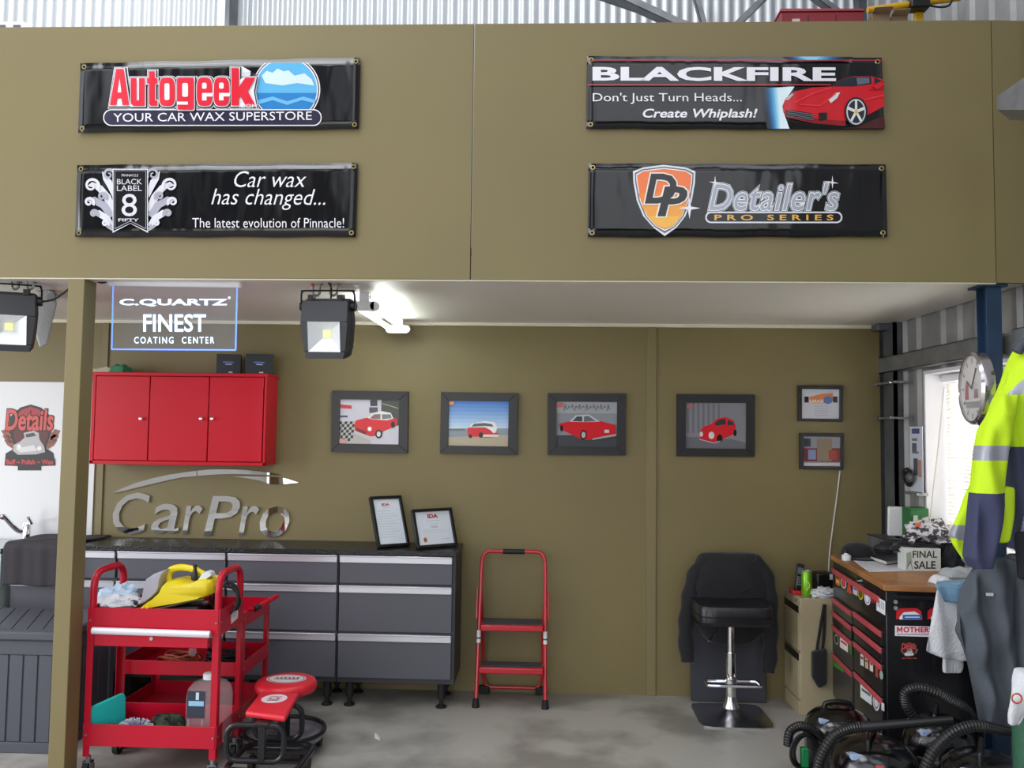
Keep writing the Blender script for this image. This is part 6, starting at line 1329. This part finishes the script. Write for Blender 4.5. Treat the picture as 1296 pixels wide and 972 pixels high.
for k in range(5):
    a_ = 2*math.pi*k/5+.4; c = Vector((BX+.18*math.cos(a_), BY+.18*math.sin(a_), .028)); MB(BLKR).cyl(c-Vector((.011, 0, 0)), c+Vector((.011, 0, 0)), .028, 14).cyl(c+Vector((0, 0, .02)), c+Vector((0, 0, .045)), .008, 8).build('castor', t)
zq = .358; P4 = [atz(*p, zq) for p in ((310, 900), (361, 907), (379, 876), (331, 874))]
cxq = sum(p.x for p in P4)/4; cyq = sum(p.y for p in P4)/4
t = thing('creeper_seat', (cxq, cyq, 0), 'low square red mechanic seat on a black tubular frame beside the trolley', 'stool')
MB(REDV).prism([Vector((p.x, p.y, zq-.03)) for p in P4], [Vector((p.x, p.y, zq)) for p in P4]).build('seat', t, bevel=.012, bseg=4)
a = Art(lambda x, y: Vector((cxq-.01+x, cyq+.05-y, zq)), (0, 0, 1), .0006); a.ell(0, 0, .062, .068, C('#d9cdd2')); [a.line([(-.03, -.03+.02*k), (.03, -.03+.02*k)], .006, C('#a8495a')) for k in range(4)]; a.ell(0, 0, .022, .02, C('#a8495a')); a.ell(0, 0, .016, .014, C('#d9cdd2')); a.build('seat_print', t)
def rloop(x0, x1, z0, z1, Y, r=.05): 
    p = []
    for (cx_, cz_, a0) in ((x1-r, z1-r, 0), (x0+r, z1-r, 90), (x0+r, z0+r, 180), (x1-r, z0+r, 270)):
        for k in range(6): a_ = math.radians(a0+90*k/5); p.append(Vector((cx_+r*math.cos(a_), Y, cz_+r*math.sin(a_))))
    return p
xL = at(287, 930, 3.9).x
for y_ in (3.90, 4.19): MB(BLKM).tube(rloop(xL+(.03 if y_ > 4 else 0), P4[1].x-.005, .15, zq-.045, y_), .0135, 10, closed=True).build('leg_loop', t)
mb = MB(BLKM)
for y_ in (3.90, 4.19): mb.box((cxq-.0, y_-.014, .15), (cxq+.032, y_+.014, zq-.04))
mb.box((cxq-.02, 3.88, zq-.045), (cxq+.05, 4.21, zq-.03)); mb.build('upright', t, bevel=.003)
xR = -1.13
def hloop(x0, x1, y0, y1, z, r=.07):
    p = []
    for (cx_, cy_, a0) in ((x1-r, y1-r, 0), (x0+r, y1-r, 90), (x0+r, y0+r, 180), (x1-r, y0+r, 270)):
        for k in range(6): a_ = math.radians(a0+90*k/5); p.append(Vector((cx_+r*math.cos(a_), cy_+r*math.sin(a_), z)))
    return p
MB(BLKM).tube(hloop(xL, xR, 3.86, 4.21, .115), .0145, 10, closed=True).build('base_ring', t)
mb = MB(BLKM)
for y_ in (3.90, 4.02, 4.14): mb.box((xL+.02, y_-.018, .10), (xR-.02, y_+.018, .112))
mb.build('base_slats', t)
for (x_, y_) in ((xL+.03, 3.9), (xR-.03, 3.9), (xL+.03, 4.17), (xR-.03, 4.17)): MB(BLKR).cyl((x_-.012, y_, .035), (x_+.012, y_, .035), .035, 16).cyl((x_, y_, .06), (x_, y_, .105), .009, 8).build('castor', t)
# ================================================================== things on the mezzanine
ZM = CEIL+.16
YM = 4.35; l, r = at(988, 20, YM), at(1093, 22, YM); z1 = at(1040, 10, YM).z
t = thing('red_cabinet', ((l.x+r.x)/2, YM+.2, ZM), 'top of a dull red steel cabinet standing on the mezzanine', 'cabinet')
MB(mat('old_red_steel', '#8e2630', .45, mottle=(5, '#7a2029'))).box((l.x, YM, ZM), (r.x, YM+.4, z1-.02)).build('body', t, bevel=.006)
MB(mat('old_red_steel2', '#96303a', .45)).prism([(l.x-.005, YM-.006, z1-.02), (r.x+.005, YM-.006, z1-.02), (r.x+.005, YM+.405, z1-.02), (l.x-.005, YM+.405, z1-.02)], [(l.x, YM, z1), (r.x, YM, z1-.004), (r.x, YM+.4, z1-.004), (l.x, YM+.4, z1)]).build('lid', t, bevel=.003)
mb = MB(C('#3a2024')); 
for k in range(1, 3): x_ = l.x+(r.x-l.x)*k/3; mb.box((x_-.003, YM-.002, ZM+.1), (x_+.003, YM+.01, z1-.04))
mb.box((l.x+.06, YM-.004, z1-.09), (l.x+.10, YM-.001, z1-.06), C('#cfc0c0')); mb.build('door_gaps', t)
for k, (xa, xb, yt_, lb) in enumerate(((1104, 1128, 17, 'left brown carton of the pair beside the red cabinet on the mezzanine'), (1128, 1150, 20, 'right brown carton of the pair beside the yellow post on the mezzanine'))):
    Yc = 4.4+.02*k; l, r = at(xa, 20, Yc), at(xb-1, 20, Yc); z1 = at(xa, yt_, Yc).z
    t = thing('carton', ((l.x+r.x)/2, Yc+.12, ZM), lb, 'box', 'brown cartons on the mezzanine')
    MB(mat('brown_card', '#8a7258', .7, mottle=(8, '#7a6248'))).box((l.x, Yc, ZM), (r.x, Yc+.25, z1)).build('carton', t, bevel=.003)
    mb = MB(C('#a88e70')).prism([(l.x, Yc, z1), (r.x, Yc, z1), (r.x, Yc-.04, z1+.018), (l.x, Yc-.04, z1+.012)], [(l.x, Yc+.003, z1), (r.x, Yc+.003, z1), (r.x, Yc-.037, z1+.021), (l.x, Yc-.037, z1+.015)]); mb.build('flap', t)
p = at(1162, 20, 4.5); z1 = at(1162, 8, 4.5).z; YY = mat('yellow_steel', '#d6a81c', .4)
t = thing('yellow_stand', (p.x, 4.5, ZM), 'yellow steel stand with sloping arm rising behind the fascia', 'stand')
MB(YY).box((p.x-.022, 4.48, ZM), (p.x+.022, 4.52, z1+.02)).build('post', t, bevel=.003)
a_, b_ = at(1098, 13, 4.47), at(1215, -3, 4.47); MB(YY).tube([a_, b_], .018, 10).build('arm', t)
p2 = at(1163, 4, 4.45); MB(BLK).box(p2-Vector((.05, .03, .035)), p2+Vector((.05, .05, .035))).build('clamp', t, bevel=.008)
MB(BLKR).tube(smooth_path([at(1172, 6, 4.44), at(1190, 9, 4.44), at(1202, 6, 4.44), at(1206, -6, 4.44)], 5), .006, 6).build('cable', t)
MB(YY).box((p.x-.04, 4.44, ZM), (p.x+.12, 4.56, ZM+.03)).build('foot', t)
l, r = at(-30, 35, 4.6), at(42, 35, 4.6); z1 = at(10, 27, 4.6).z
t = thing('slotted_case', ((l.x+r.x)/2, 4.75, ZM), 'white slotted case standing on the mezzanine at the left edge', 'case')
MB(PWHITE).prism([(l.x, 4.6, ZM), (r.x+.06, 4.6, ZM), (r.x+.06, 4.6, z1-.09), (r.x-.06, 4.6, z1), (l.x, 4.6, z1)], [(l.x, 4.95, ZM), (r.x+.06, 4.95, ZM), (r.x+.06, 4.95, z1-.09), (r.x-.06, 4.95, z1), (l.x, 4.95, z1)]).build('body', t, bevel=.008)
mb = MB(C('#5a5674'))
for x_ in (2, 21): p = at(x_, 34, 4.6); mb.box((p.x-.02, 4.597, p.z-.012), (p.x+.025, 4.602, p.z+.012))
mb.build('slots', t, bevel=.002)

mb = MB(C('#dfe0e2', .7)).grid(lambda u, v: atz(474+7*u, 934-6*v+3*u, .003)+Vector((0, 0, .004*math.sin(u*5)*v)), 6, 4); tag(mb.build('paper_scrap', solid=.001), 'tiny white paper scrap lying on the bare concrete floor', 'scrap')
